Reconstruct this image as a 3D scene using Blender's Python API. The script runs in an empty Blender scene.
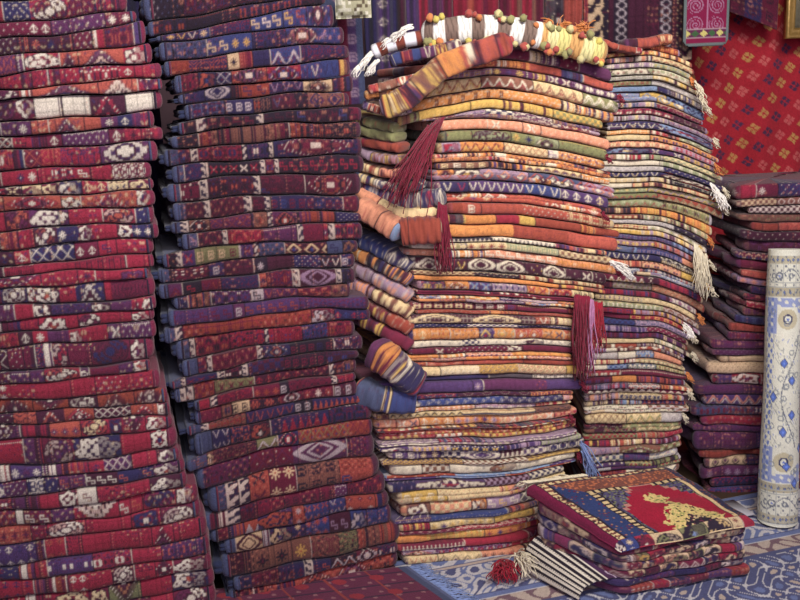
import bpy, math, re
import numpy as np

# ------------------------------------------------------------------ camera, world, lights, exposure
S = bpy.context.scene
COL = S.collection
F = 900.0
PITCH, ROLL, EYE = math.radians(13.0), 0.044, 1.6
_f = np.array([0, math.cos(PITCH), -math.sin(PITCH)])
_r0 = np.array([1.0, 0, 0]); _u0 = np.array([0, math.sin(PITCH), math.cos(PITCH)])
_r = _r0*math.cos(ROLL) - _u0*math.sin(ROLL)
_u = _u0*math.cos(ROLL) + _r0*math.sin(ROLL)
EYEP = np.array([0, 0, EYE])
cam_d = bpy.data.cameras.new('camera'); cam = bpy.data.objects.new('camera', cam_d); COL.objects.link(cam)
cam_d.sensor_width = 36; cam_d.lens = 36*F/800; cam_d.clip_start = .05; cam_d.clip_end = 60
from mathutils import Matrix, Vector
cam.matrix_world = Matrix(((_r[0], _u[0], -_f[0], 0), (_r[1], _u[1], -_f[1], 0), (_r[2], _u[2], -_f[2], EYE), (0, 0, 0, 1)))
S.camera = cam
S.view_settings.view_transform = 'Standard'; S.view_settings.look = 'None'
S.view_settings.gamma = 1; S.view_settings.use_curve_mapping = False
S.view_settings.exposure = 0.0
W_ = bpy.data.worlds.new('world'); S.world = W_; W_.use_nodes = True
W_.node_tree.nodes['Background'].inputs[0].default_value = (.78, .68, 1.0, 1)
W_.node_tree.nodes['Background'].inputs[1].default_value = 1.15

def area(name, loc, target, sx, sy, power, color):
    d = bpy.data.lights.new(name, 'AREA'); d.shape = 'RECTANGLE'; d.size = sx; d.size_y = sy
    d.energy = power; d.color = color
    o = bpy.data.objects.new(name, d); COL.objects.link(o); o.location = loc
    o.rotation_euler = (Vector(target)-Vector(loc)).to_track_quat('-Z', 'Y').to_euler()
    return o
area('ceiling_lamp_light', (.75, .9, 2.95), (.45, 2.9, 1.0), 1.4, .5, 92, (1.0, .95, .84))
area('shop_lamp_light', (.7, -.6, 2.3), (.2, 2.9, .7), 1.2, 1.2, 30, (1, .92, .9))

# ------------------------------------------------------------------ maths helpers
def ray(px, py): return _f*F + _r*(px-400) - _u*(py-300)
def PV(px, py, Y0, m=0.0):
    r = ray(px, py); return EYEP + r*(Y0/(r[1]-m*r[0]))
def PZ(px, py, z):
    r = ray(px, py); return EYEP + r*((z-EYE)/r[2])

def lin(c):
    c = np.asarray(c, float)/255.0
    return np.where(c <= .04045, c/12.92, ((c+.055)/1.055)**2.4)
PAL = dict(R=(150, 36, 58), M=(102, 28, 54), O=(170, 78, 66), N=(42, 38, 80), B=(48, 60, 116), P=(86, 40, 80),
           W=(218, 206, 190), Y=(206, 168, 90), G=(66, 76, 112), K=(36, 28, 44), T=(124, 82, 70), L=(156, 130, 158),
           E=(124, 126, 86), S=(210, 140, 114), C=(216, 192, 150), H=(144, 62, 50), D=(64, 26, 46), Q=(118, 140, 180),
           F=(208, 134, 76), V=(72, 50, 100), A=(188, 180, 182), U=(148, 154, 122), Z=(74, 68, 76))
# wool dyes, sRGB
_mix = lambda c, t=.11: tuple(x*(1-t)+y*t for x, y in zip(c, (128, 104, 124)))
PAL = {k: _mix(v) for k, v in PAL.items()}
PL = {k: lin(v) for k, v in PAL.items()}
NAMES = dict(R='crimson', M='maroon', O='coral red', N='navy', B='blue', P='plum purple', W='cream', Y='mustard yellow',
             G='slate blue', K='black', T='brown', L='lilac', E='olive green', S='salmon pink', C='beige', H='rust', D='dark maroon',
             Q='pale blue', F='orange', V='violet', A='pale grey', U='sage green', Z='charcoal')

STAMPS = {
 'f': ["...#...", ".#.#.#.", "..###..", "###o###", "..###..", ".#.#.#.", "...#..."],
 'a': ["...#...", "..###..", ".#.#.#.", "#..#..#", "...#...", ".#####.", "...#..."],
 'h': ["####....", "#..#....", "#.......", "########", ".......#", "....#..#", "....####"],
 'q': ["#.....#", "##...##", ".##.##.", "..#o#..", ".##.##.", "##...##", "#.....#"],
 'j': ["#####..", "#....#.", "#.##.#.", "#####..", "#....#.", "#.##.#.", "#####.."],
 'v': ["#.....#", "#.....#", ".#...#.", ".#...#.", "..#.#..", "..#.#..", "...#..."],
 'p': ["..##.##..", ".###.###.", ".###.###.", "..#...#..", "....o....", "..#...#..", ".###.###.", ".###.###.", "..##.##.."],
}
def stamp(c, ch, cx, cy, col, acc, s=1):
    rows = STAMPS[ch]
    H, Wd = len(rows)*s, len(rows[0])*s
    for yy in range(H):
        for xx in range(Wd):
            k = rows[yy//s][xx//s]
            if k == '.': continue
            y, x = cy-H//2+yy, cx-Wd//2+xx
            if 0 <= y < c.shape[0] and 0 <= x < c.shape[1]:
                c[y, x] = col if k == '#' else acc

ACC = {'red': 'NWODPW', 'baluch': 'MNWHOB', 'kilim': 'WNYRVC', 'dark': 'MNPWHT', 'misc': 'WNMYRQ'}
def draw(c, ch, bg, fg, style, rs):
    """draw one zone of a rug's woven pattern on the block c (rows, columns, rgb), one cell is one knot"""
    K, w = c.shape[:2]
    if w < 1: return
    bgc, col = PL[bg], PL[fg]
    acc = PL[rs.choice(list(ACC[style]))]; dark = PL['D'] if style in ('red', 'kilim') else PL['K']
    c[:] = bgc
    yy, xx = np.mgrid[0:K, 0:w]
    cy, cx = K/2+rs.uniform(-.12, .12)*K, w/2
    ax, ay = np.abs(xx-cx+.5), np.abs(yy-cy)
    if ch == '.':
        if style in ('red', 'baluch', 'dark'):
            f = np.sin(xx*rs.uniform(.3, .6))*np.sin(yy*rs.uniform(.4, .8)+rs.uniform(0, 6)); c[np.abs(f) < .12] = bgc*.72
        return
    if ch == 'd':
        p = rs.randint(3, 5)
        c[((xx+yy) % (2*p) == 0) & ((xx-yy) % (2*p) == 0)] = col
        if rs.rand() < .5 and K > 8: c[int(K*.2), ::2] = acc
    elif ch == 's':
        x = 0
        while x < w:
            n = rs.randint(1, 4); k = rs.choice(3)
            c[:, x:x+n] = [bgc, col, acc][k] if rs.rand() < .8 else dark
            if n > 1 and rs.rand() < .6: c[::2, x:x+1] = col
            x += n+rs.randint(0, 2)
    elif ch == 'z':
        p = max(6, K*.8); a = K*.26
        t = np.abs(((xx/p) % 1)-.5)*4-1
        c[np.abs(yy-cy-t*a) < max(.9, K*.07)] = col
        c[np.abs(yy-cy-t*a-max(2.5, K*.2)) < .7] = acc
    elif ch == 'x':
        p = max(5, int(K*.55))
        g = (((xx+yy) % p) < 1) | (((xx-yy) % p) < 1)
        c[g] = col
        c[(((xx+yy+p//2) % p) < 2) & (((xx-yy+p//2) % p) < 2)] = acc
    elif ch == 'm':
        q = 2 if K > 16 else 1
        if style == 'red' and rs.rand() < .75: ay = np.abs(yy-(0 if rs.rand() < .5 else K))*.62
        X, Y = np.floor(ax/q)*q, np.floor(ay/q)*q; d = X/max(w*.5, 1)+Y/max(K*.62, 1); wd = 1.6/max(w*.5, 1)
        c[d < .92] = dark*.6+bgc*.4; c[d < .92-wd*1.2] = col*.75+bgc*.25; c[(d > .66) & (d < .80) & ((xx+yy) % 5 < 1)] = PL['W']
        c[d < .58] = dark; c[d < .58-wd] = acc*.6+bgc*.4; c[d < .34] = PL['D']; c[d < .34-wd] = col
        c[d < .12] = PL['W']
        c[(np.abs(X-w*.5*.35) < 1) & (d < .58)] = dark
    elif ch == 'g':
        e = (ax/max(w*.46, 1))**2+(ay/max(K*.44, 1))**2
        c[e < 1.05] = dark
        qd = ((xx > cx) ^ (yy > cy)); t = np.arctan2(yy-cy, xx-cx); f = np.sin(ax*.9+1)*np.sin(ay*.9+.5)
        c[(e < .86) & ~qd] = acc*.5+bgc*.5; c[(e < .8) & ~qd & (f > .35)] = dark
        c[(e < .86) & qd & (f > -.25)] = col
        c[(e > .40) & (e < .5)] = dark; c[(e < .16)] = dark; c[(e < .07)] = col
    elif ch == 'c':
        t = np.arctan2(yy-cy, (xx-cx+.5)*K/max(w, 1)); e = np.sqrt((ax/max(w*.5, 1))**2+(ay/max(K*.42, 1))**2)
        lob = 1+.16*np.sin(t*rs.randint(4, 7)+rs.uniform(0, 6)); e = e/lob; f = np.sin(xx*.8+rs.uniform(0, 6))*np.sin(yy*.9)
        c[e < .98] = dark; c[(e < .88) & (f > -.55)] = col; c[(e < .5) & (f < .1)] = dark*.5+bgc*.5; c[(e < .22)] = acc
        if rs.rand() < .5: c[(xx > cx) & (e < .9)] = (c[(xx > cx) & (e < .9)]*.35+dark*.3+bgc*.35)
    elif ch == 'o':
        for o_ in (-1, 1):
            c[np.abs(xx-cx-o_*w*.32*np.cos(yy*6.283/13)) < .8] = col
    elif ch == 'O':
        f = np.sin(xx*.7)*np.sin(yy*.5)+.5*np.sin(xx*.3+yy*.55); c[f > .15] = col
    elif ch == 'r':
        p = max(10, int(K*rs.uniform(.7, 1.1))); X = np.abs(((xx+rs.randint(0, p)) % p)-p/2)
        k1, k2, k3 = rs.uniform(.5, 1.1), rs.uniform(.5, 1.1), rs.uniform(.3, .8)
        f = np.sin(np.floor(X)*k1)*np.sin(np.floor(ay)*k2+1)+.6*np.cos((np.floor(X)+np.floor(ay))*k3+rs.uniform(0, 6))
        c[np.abs(f) < .2] = col; c[f > 1.0] = acc; c[f < -.95] = dark
        c[(X > p/2-1)] = bgc*.7
    elif ch == 't':
        p = max(4, int(K*.45)); t = (xx % p)/p
        c[(yy-K*.2)/(K*.6) > 2*np.abs(t-.5)] = col
        c[yy > K*.8] = bgc
    elif ch == 'w':
        c[(yy % 4) == 1] = col
        c[np.abs(yy-cy) < 1.2] = acc
    elif ch == 'k':
        p = max(3, K//3); g = ((xx//p+yy//p) % 2) == 0; c[g] = col
    elif ch == 'l':
        p = max(6, K//3); X = xx/max(w-1, 1); yy_ = (yy+rs.randint(0, p)) % p
        m = (np.abs(yy_-X*p*.55) < p*.2) | ((np.abs(yy_-p*.62) < p*.12) & (X > .35)) | (X > .82)
        if rs.rand() < .5: m = m[:, ::-1]
        c[:] = PL['K']*.6+PL['N']*.4; c[m] = PL['W']*.9
    elif ch == 'X':
        d = (np.floor(ax)/max(w*.5, 1) + np.floor(ay)/max(K*.5, 1))
        c[(d > .7) & (d < 1.05)] = col; c[(d > .35) & (d < .5)] = col
    elif ch == 'i':          # blocks with a white outlined lozenge
        p = max(6, K)
        X = (xx % p)-p/2; d = np.abs(X)/(p*.42)+ay/(K*.42)
        c[(d < 1) & (d > .7)] = col; c[d < .4] = acc
    elif ch in STAMPS:
        s = 2 if K > 26 and w > 20 else 1
        n = len(STAMPS[ch][0])*s+2
        k = max(1, w//n)
        for i in range(k):
            x = int((i+.5)*w/k)
            rows = max(1, int(K/(n*1.15)))
            for j in range(rows):
                stamp(c, ch, x, int((j+.5)*K/rows), col if (i+j) % 2 == 0 else (acc if rs.rand() < .4 else col), acc, s)

def parse(spec): return [(z[0], z[1], z[2], float(z[3:] or 10)) for z in spec.split()]
def canvas(K, w, spec, style, seed, edge=True):
    rs = np.random.RandomState(seed)
    if style == 'baluch': spec = re.sub(r'G\.G(\d+)', lambda m: 'G.G'+str(int(int(m.group(1))*.5)), spec);  spec = spec.replace('B.B', 'N.M').replace('Brn', 'Nrn').replace('BrN', 'NrM').replace('VdW', 'MdR').replace('W', 'A')
    c = np.zeros((K, w, 3)); zs = parse(spec); tot = sum(z[3] for z in zs); x = 0.0
    c[:] = PL[zs[0][0]]
    for i, (bg, ch, fg, n) in enumerate(zs):
        x1 = x+n*w/tot; a, b = int(round(x)), int(round(x1)) if i < len(zs)-1 else w
        draw(c[:, a:b], ch, bg, fg, style, rs)
        if i and edge and rs.rand() < .7: c[:, a] = PL['K' if rs.rand() < .75 else 'W']*.7
        x = x1
    # small filling ornament woven through the larger motifs
    yy, xx = np.mgrid[0:K, 0:w]
    per = max(9, int(K*rs.uniform(.6, 1.0))); X = np.abs((xx+rs.randint(0, per)) % (2*per)-per)
    f = np.sin(X*rs.uniform(.55, .95)+.7)*np.sin(yy*rs.uniform(.5, .9)+rs.uniform(0, 6))+.5*np.cos((X+yy)*rs.uniform(.4, .9))
    if style in ('red', 'baluch', 'dark'):
        o1 = PL[{'red': 'D', 'baluch': 'M', 'dark': 'M'}[style]]; o2 = PL[{'red': 'N', 'baluch': 'K', 'dark': 'T'}[style]]
        z = (np.sin(xx*.045+rs.uniform(0, 6)) > -.45) & (c.mean(2) < .3)
        m = (np.abs(f) < .13) & z; c[m] = c[m]*.42+o1*.58
        m = (f > .95) & z; c[m] = c[m]*.4+o2*.6
        m = (f < -.98) & z; c[m] = c[m]*.5+PL['C' if style == 'red' else 'S']*.5
        for k in range(int(w/45)):
            a = rs.randint(0, max(1, w-5)); c[:, a] = c[:, a]*.4+PL['K']*.6; c[::3, a+2] = c[::3, a+2]*.4+PL['S']*.6
    elif style == 'kilim':
        m = (np.abs(f) < .10) & (c.mean(2) < .5); c[m] = c[m]*.6+PL[rs.choice(list('HDNW'))]*.4
        c *= (1+.10*np.sin(xx*rs.uniform(.5, 1.2))*np.sin(xx*.13))[..., None]
        m = f > 1.05; c[m] = c[m]*.5+PL[rs.choice(list('RNWD'))]*.5
    p = np.pad(c, ((1, 1), (1, 1), (0, 0)), 'edge')
    b = (p[:-2, 1:-1]+p[2:, 1:-1]+p[1:-1, :-2]+p[1:-1, 2:])/4
    c = c*.62+b*.38
    lum = 1+rs.uniform(-.12, .12)
    dye = dict(red=(.88, .92, .92), baluch=(.70, .62, .64), kilim=(1.10, 1.12, 1.0), dark=(.85, .8, .85)).get(style, (1, 1, 1))
    return np.clip(c*lum*np.array(dye), 0, .86)

# ------------------------------------------------------------------ materials
def node_mat(name, rough=.92, bump=.35, scale=260., attr=True, color=(.5, .5, .5), var=.28, metal=0, spec=.2, sheen=.16):
    m = bpy.data.materials.new(name); m.use_nodes = True; nt = m.node_tree; N, L = nt.nodes, nt.links
    b = N['Principled BSDF']; b.inputs['Roughness'].default_value = rough; b.inputs['Metallic'].default_value = metal
    b.inputs['Specular IOR Level'].default_value = spec
    b.inputs['Sheen Weight'].default_value = sheen; b.inputs['Sheen Roughness'].default_value = .5
    tc = N.new('ShaderNodeTexCoord')
    n1 = N.new('ShaderNodeTexNoise'); n1.inputs['Scale'].default_value = scale; n1.inputs['Detail'].default_value = 2
    n2 = N.new('ShaderNodeTexNoise'); n2.inputs['Scale'].default_value = 9; n2.inputs['Detail'].default_value = 3
    L.new(tc.outputs['Object'], n1.inputs['Vector']); L.new(tc.outputs['Object'], n2.inputs['Vector'])
    mr = N.new('ShaderNodeMapRange'); mr.inputs[1].default_value = .3; mr.inputs[2].default_value = .7
    mr.inputs[3].default_value = 1-var; mr.inputs[4].default_value = 1+var
    ad = N.new('ShaderNodeMath'); ad.operation = 'ADD'; ml = N.new('ShaderNodeMath'); ml.operation = 'MULTIPLY'; ml.inputs[1].default_value = .5
    L.new(n1.outputs[0], ad.inputs[0]); L.new(n2.outputs[0], ad.inputs[1]); L.new(ad.outputs[0], ml.inputs[0]); L.new(ml.outputs[0], mr.inputs[0])
    mx = N.new('ShaderNodeVectorMath'); mx.operation = 'SCALE'
    if attr:
        a = N.new('ShaderNodeAttribute'); a.attribute_name = 'weave'; L.new(a.outputs['Vector'], mx.inputs[0])
    else:
        mx.inputs[0].default_value = color
    L.new(mr.outputs[0], mx.inputs['Scale']); L.new(mx.outputs[0], b.inputs['Base Color'])
    bp = N.new('ShaderNodeBump'); bp.inputs['Strength'].default_value = bump; bp.inputs['Distance'].default_value = .004
    L.new(n1.outputs[0], bp.inputs['Height']); L.new(bp.outputs[0], b.inputs['Normal'])
    return m
M_PILE = node_mat('wool_pile', .93, .5, 240)
M_FLAT = node_mat('flat_woven_wool', .88, .3, 330, var=.2)
M_FLOORRUG = node_mat('floor_carpet_wool', .9, .3, 200, var=.15)
def plain(name, rgb, **k): return node_mat(name, attr=False, color=tuple(lin(rgb)), **k)
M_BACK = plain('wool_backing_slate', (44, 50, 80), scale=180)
M_BACKW = plain('wool_backing_wine', (92, 50, 74), scale=180)
M_SELV = [plain('selvedge_wool', c, scale=120) for c in ((52, 36, 62), (96, 40, 62), (62, 66, 96), (44, 30, 48))]
M_CREAM = plain('cream_wool_yarn', (214, 204, 180), scale=90)
M_REDY = plain('red_wool_yarn', (150, 30, 50), scale=90)
M_WINEY = plain('wine_wool_yarn', (120, 28, 52), scale=90)
M_BLUEY = plain('pale_blue_yarn', (124, 142, 190), scale=90)
M_LILACY = plain('lilac_yarn', (176, 120, 160), scale=90)
M_WHITE = plain('white_cotton', (236, 232, 226), scale=90)
M_WALL = plain('wall_plaster', (120, 96, 108), scale=14, bump=.1, var=.08, sheen=0)
M_CEIL = plain('ceiling_paint', (200, 190, 190), scale=14, bump=.1, var=.05, sheen=0)
M_FLOOR = plain('floor_boards', (120, 96, 80), scale=20, bump=.1, sheen=0)
M_GOLD = plain('gilt_frame', (170, 136, 78), rough=.4, bump=.4, scale=60, metal=.4, spec=.5, sheen=0)
M_PIC = plain('picture_paper', (110, 106, 92), scale=40, var=.4, sheen=0)
M_CARD = plain('white_card', (196, 194, 206), scale=30, var=.05, sheen=0)

# ------------------------------------------------------------------ mesh helpers
def link(name, verts, faces, mat, parent=None, colors=None, smooth=True):
    me = bpy.data.meshes.new(name); verts = np.asarray(verts, np.float32)
    faces = np.asarray(faces, np.int32)
    me.vertices.add(len(verts)); me.vertices.foreach_set('co', verts.ravel())
    n = faces.shape[1]; me.loops.add(faces.size); me.loops.foreach_set('vertex_index', faces.ravel())
    me.polygons.add(len(faces)); me.polygons.foreach_set('loop_start', np.arange(0, faces.size, n, dtype=np.int32))
    me.polygons.foreach_set('loop_total', np.full(len(faces), n, np.int32))
    me.update(calc_edges=True)
    if smooth: me.polygons.foreach_set('use_smooth', np.ones(len(faces), bool))
    if colors is not None:
        a = me.attributes.new('weave', 'FLOAT_VECTOR', 'POINT'); a.data.foreach_set('vector', np.asarray(colors, np.float32).ravel())
    me.materials.append(mat); me.validate()
    o = bpy.data.objects.new(name, me); COL.objects.link(o)
    if parent is not None: o.parent = parent
    return o
def tag(o, label, cat, group=None):
    o['label'] = label; o['category'] = cat
    if group: o['group'] = group
    return o
def ring_faces(nr, n, closed=True):
    i = np.arange(nr-1)[:, None]; j = np.arange(n if closed else n-1)[None]
    a = i*n+j; b = i*n+(j+1) % n
    return np.stack([a, b, b+n, a+n], -1).reshape(-1, 4)

def center_origin(o):
    """put the object's origin at the middle of its base"""
    me = o.data; n = len(me.vertices); co = np.empty(n*3, np.float32); me.vertices.foreach_get('co', co); co = co.reshape(-1, 3)
    b = np.array([(co[:, 0].min()+co[:, 0].max())/2, (co[:, 1].min()+co[:, 1].max())/2, co[:, 2].min()])
    me.vertices.foreach_set('co', (co-b).astype(np.float32).ravel()); me.update()
    o.location = b; return b

def slab(name, fXY, fzt, fzb, Wd, Dp, cv, mat, parent=None, layers=1, cell=.004, sideL=None, sideR=None, wob=.003, seed=0, fineL=False, fineR=False, re=None, rc=None, rk=.72):
    """folded textile: closed soft slab with a rounded fold all round. fXY(a,d)->xy, fzt(a,d), fzb(a,d). cv(K,w)->canvas of the front fold"""
    rs = np.random.RandomState(seed)
    am = Wd/2
    h0 = float((fzt(np.array([am]), np.array([.02]))-fzb(np.array([am]), np.array([.02])))[0])/2
    re = re or min(h0*rk, .045); rc = rc or re*1.15
    K = int(max(10, round((2*h0+re*.9)/cell))); K = min(K, 40)
    if layers > 1: K = max(K, 8*layers)
    nF = max(12, int(Wd/cell)); nL = max(6, int(Dp/(cell*1.4))) if fineL else 6; nR = max(6, int(Dp/(cell*1.4))) if fineR else 6
    pts = []; nor = []; q = np.linspace
    for d in q(Dp-rc, rc, nL): pts.append((0, d)); nor.append((-1, 0))
    for t in q(0, math.pi/2, 6)[1:-1]: pts.append((rc-rc*math.cos(t), rc-rc*math.sin(t))); nor.append((-math.cos(t), -math.sin(t)))
    i0 = len(pts)
    for a in q(rc, Wd-rc, nF): pts.append((a, 0)); nor.append((0, -1))
    i1 = len(pts)
    for t in q(0, math.pi/2, 6)[1:-1]: pts.append((Wd-rc+rc*math.sin(t), rc-rc*math.cos(t))); nor.append((math.sin(t), -math.cos(t)))
    for d in q(rc, Dp-rc, nR): pts.append((Wd, d)); nor.append((1, 0))
    for a in (Wd-rc*.5, Wd*.75, Wd*.5, Wd*.25, rc*.5): pts.append((a, Dp)); nor.append((0, 1))
    pts = np.array(pts); nor = np.array(nor); n = len(pts)
    # canvas around the perimeter
    C = np.zeros((K, n, 3)); nf = i1-i0
    front = cv(K, nf); C[:, i0:i1] = front
    C[:, :i0] = front[:, :1] if sideL is None else PL[sideL]
    C[:, i1:] = front[:, -1:] if sideR is None else PL[sideR]
    if fineL and i0 > 10:
        C[:, :i0] = cv(K, nf)[:, ::-1][:, :i0] if nf >= i0 else np.resize(front, (K, i0, 3))
        if sideL: C[:, :i0] = C[:, :i0]*.7+PL[sideL]*.3
    if layers > 1:
        for l in range(1, layers):
            a, b = K*l//layers, K*(l+1)//layers
            C[a:b] = np.roll(C[a:b], rs.randint(5, max(6, n//2)), 1)
    C *= (1+rs.uniform(-.14, .14, C.shape[:2]))[..., None]
    # wobble
    s = np.cumsum(np.r_[0, np.hypot(*np.diff(pts, axis=0).T)])
    w = sum(rs.uniform(.3, 1)*np.sin(s*rs.uniform(6, 42)+rs.uniform(0, 6)) for _ in range(5))*wob*.6
    rings = []; cols = []
    tt = np.linspace(1, -1, K)       # top to bottom
    def ring(inset, zt):
        p = pts-nor*(inset-w)[:, None]
        p = np.stack([np.clip(p[:, 0], -.02, Wd+.02), p[:, 1]], -1)
        top, bot = fzt(p[:, 0], p[:, 1]), fzb(p[:, 0], p[:, 1])
        xy = fXY(p[:, 0], p[:, 1]); z = (top+bot)/2+(top-bot)/2*zt
        return np.column_stack([xy, z])
    med = np.column_stack([np.clip(pts[:, 0], min(Dp/2, Wd/2), max(Wd-Dp/2, Wd/2)), np.full(n, Dp/2)])
    def cap(fr, zt):
        p = pts-nor*re; p = p*(1-fr)+med*fr
        top, bot = fzt(p[:, 0], p[:, 1]), fzb(p[:, 0], p[:, 1])
        return np.column_stack([fXY(p[:, 0], p[:, 1]), (top+bot)/2+(top-bot)/2*zt])
    for fr in (1, .85, .7, .5, .35, .2, .1, .03): rings.append(cap(fr, 1)); cols.append(C[0])
    for k, t in enumerate(tt):
        ph = t*math.pi/2
        out = math.cos(ph)**.55 if abs(t) < 1 else 0
        zz = math.copysign(abs(math.sin(ph))**1.0, ph)
        g = 0
        for l in range(1, layers): g += math.exp(-((t-(1-2*l/layers))/.09)**2)
        rings.append(ring(np.full(n, re*(1-out)+.007*g), zz)); cols.append(C[k])
    for fr in (.03, .1, .2, .35, .5, .7, .85, 1): rings.append(cap(fr, -1)); cols.append(C[-1])
    V = np.concatenate(rings); CC = np.concatenate(cols)
    Fc = ring_faces(len(rings), n)[:, ::-1]
    return link(name, V, Fc, mat, parent, CC)

class Stack:
    def __init__(s, Y0, m, D, depth): s.Y0, s.m, s.D, s.depth = Y0, m, np.array(D, float)/np.hypot(*D), depth

def rug(st, ft, fb, xl, xr, spec, style, name, mat, seed, layers=1, prot=0., depth=None, D=None, parent=None, cell=.004, gap=.0018, selv=None, **k):
    """a folded rug whose front fold runs from xl to xr between the two seam lines ft and fb of its stack"""
    xs = np.linspace(xl, xr, 24)
    T = np.array([PV(x, ft(x), st.Y0, st.m) for x in xs]); B = np.array([PV(x, fb(x), st.Y0, st.m) for x in xs])
    Cn = (T+B)/2; hz = np.maximum((T[:, 2]-B[:, 2])/2-gap, .004)
    a = np.r_[0, np.cumsum(np.hypot(*np.diff(Cn[:, :2], axis=0).T))]; Wd = a[-1]
    Dv = st.D if D is None else np.array(D, float)/np.hypot(*D)
    X, Y = Cn[:, 0]-Dv[0]*prot, Cn[:, 1]-Dv[1]*prot
    ux, uy = (X[-1]-X[0])/Wd, (Y[-1]-Y[0])/Wd
    def fXY(aa, dd): return np.column_stack([X[0]+ux*aa+Dv[0]*dd, Y[0]+uy*aa+Dv[1]*dd])
    zc = Cn[:, 2]
    fzt = lambda aa, dd: np.interp(aa, a, zc+hz); fzb = lambda aa, dd: np.interp(aa, a, zc-hz)
    cv = lambda K, w: canvas(K, w, spec, style, seed)
    o = slab(name, fXY, fzt, fzb, Wd, depth or st.depth, cv, mat, parent, layers=layers, seed=seed, cell=cell, **k)
    if selv:     # corded side edge running round the fold
        h0 = hz.mean(); re = min(h0*.62, .045); aa = np.array([Wd-re*1.3 if selv == 'R' else re*1.3]); V = []; n = 17; m = 6
        for i in range(n):
            t = 1-2*i/(n-1); ph = t*math.pi/2; out = math.cos(ph)**.55 if abs(t) < 1 else 0
            q = fXY(aa, np.array([re*(1-out)-.001]))[0]; zt, zb = fzt(aa, None)[0], fzb(aa, None)[0]
            p = np.array([q[0], q[1], (zt+zb)/2+(zt-zb)/2*math.sin(ph)*.985])
            for j in range(m):
                g = j/m*6.283; V.append(p+np.array([ux, uy, 0])*math.cos(g)*.0032+np.array([-Dv[0]*abs(math.cos(ph)), -Dv[1]*abs(math.cos(ph)), math.sin(ph)*.0])*math.sin(g)*.0024)
        sv = link('selvedge', V, ring_faces(n, m), M_SELV[seed % 4]); o['_s'] = sv.name
    return o
def adopt(o, b):
    n = o.get('_s')
    if n:
        c = bpy.data.objects[n]; c.data.transform(Matrix.Translation(-Vector(b))); c.parent = o; del o['_s']

def quad3(p0, p1, p2):
    x = np.array([p0[0], p1[0], p2[0]], float); y = np.array([p0[1], p1[1], p2[1]], float)
    c = np.polyfit(x, y, 2); sl = lambda X: 2*c[0]*X+c[1]
    ph = p0[1]*.9
    wv = lambda X: 1.1*math.sin(X*.043+ph*.31)+.7*math.sin(X*.09+ph*1.7)
    def f(X): return g(X)+wv(X)
    def g(X):
        if X < x[0]: return y[0]+sl(x[0])*(X-x[0])
        if X > x[2]: return y[2]+sl(x[2])*(X-x[2])
        return np.polyval(c, X)
    return f

def strands(name, roots, dirs, length, mat, parent=None, r=.0016, seed=0, sag=.5, floor=None, seg=6, curl=.006):
    """yarn fringe: one tube per root point, falling under its own weight"""
    rs = np.random.RandomState(seed); V = []; Fc = []
    ang = np.arange(4)*math.pi/2
    for p, d in zip(roots, dirs):
        L = length*rs.uniform(.7, 1.1); p = np.array(p, float); v = np.array(d, float)+rs.normal(0, .14, 3); v /= np.linalg.norm(v)
        b0 = len(V); ph = rs.uniform(0, 6, 2)
        for k in range(seg):
            t = k/(seg-1); rr = r*(1-.45*t)
            q = p+np.array([math.sin(t*7+ph[0]), math.cos(t*6+ph[1]), 0])*curl*t
            if floor is not None: q[2] = max(q[2], floor+rs.uniform(.001, .006))
            e1 = np.cross(v, [.3, .9, .1]); e1 /= np.linalg.norm(e1)+1e-9; e2 = np.cross(v, e1)
            for a in ang: V.append(q+e1*rr*math.cos(a)+e2*rr*math.sin(a))
            v = v+np.array([0, 0, -sag]); v /= np.linalg.norm(v); p = p+v*L/(seg-1)
        for k in range(seg-1):
            for a in range(4):
                i = b0+k*4; Fc.append((i+a, i+(a+1) % 4, i+4+(a+1) % 4, i+4+a))
        Fc.append((b0+3, b0+2, b0+1, b0)); e = b0+(seg-1)*4; Fc.append((e, e+1, e+2, e+3))
    return link(name, V, Fc, mat, parent)

ORD = "topmost second third fourth fifth sixth seventh eighth ninth tenth eleventh twelfth thirteenth fourteenth fifteenth sixteenth seventeenth eighteenth nineteenth twentieth".split()
TENS = {70: 'seventy', 20: 'twenty', 30: 'thirty', 40: 'forty', 50: 'fifty', 60: 'sixty'}
def ordinal(i):
    if i < 20: return ORD[i]
    i += 1; t, u = i//10*10, i % 10
    if u == 0: return {30: 'thirtieth', 40: 'fortieth', 50: 'fiftieth', 60: 'sixtieth', 70: 'seventieth'}[t]
    return TENS[t]+'-'+['', 'first', 'second', 'third', 'fourth', 'fifth', 'sixth', 'seventh', 'eighth', 'ninth'][u]
MOT = dict(d='dots', s='stripes', z='zigzags', x='lattice', m='stepped medallions', g='round medallions', c='cloud motifs', r='small motifs', t='triangles',
           w='lines', k='checks', l='white ladder bands', X='big lozenges', i='lozenges', f='flowers', a='tree motifs', h='hooks', q='crosses', j='letter shapes', v='arrowheads', p='petals')
def describe(spec, kind):
    zs = parse(spec); tot = {}
    for bg, ch, fg, n in zs: tot[bg] = tot.get(bg, 0)+n
    c = sorted(tot, key=tot.get)[::-1]; mot = {}
    for bg, ch, fg, n in zs:
        if ch != '.': mot[(NAMES[fg] if ch != 'l' else '', MOT[ch])] = mot.get((NAMES[fg] if ch != 'l' else '', MOT[ch]), 0)+n
    s = NAMES[c[0]]
    if mot:
        k = max(mot, key=mot.get); return f"{s} {kind} with {(k[0]+' '+k[1]).strip()}"
    if len(c) > 1: s += ' and '+NAMES[c[1]]
    return f"{s} plain {kind}"

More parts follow.
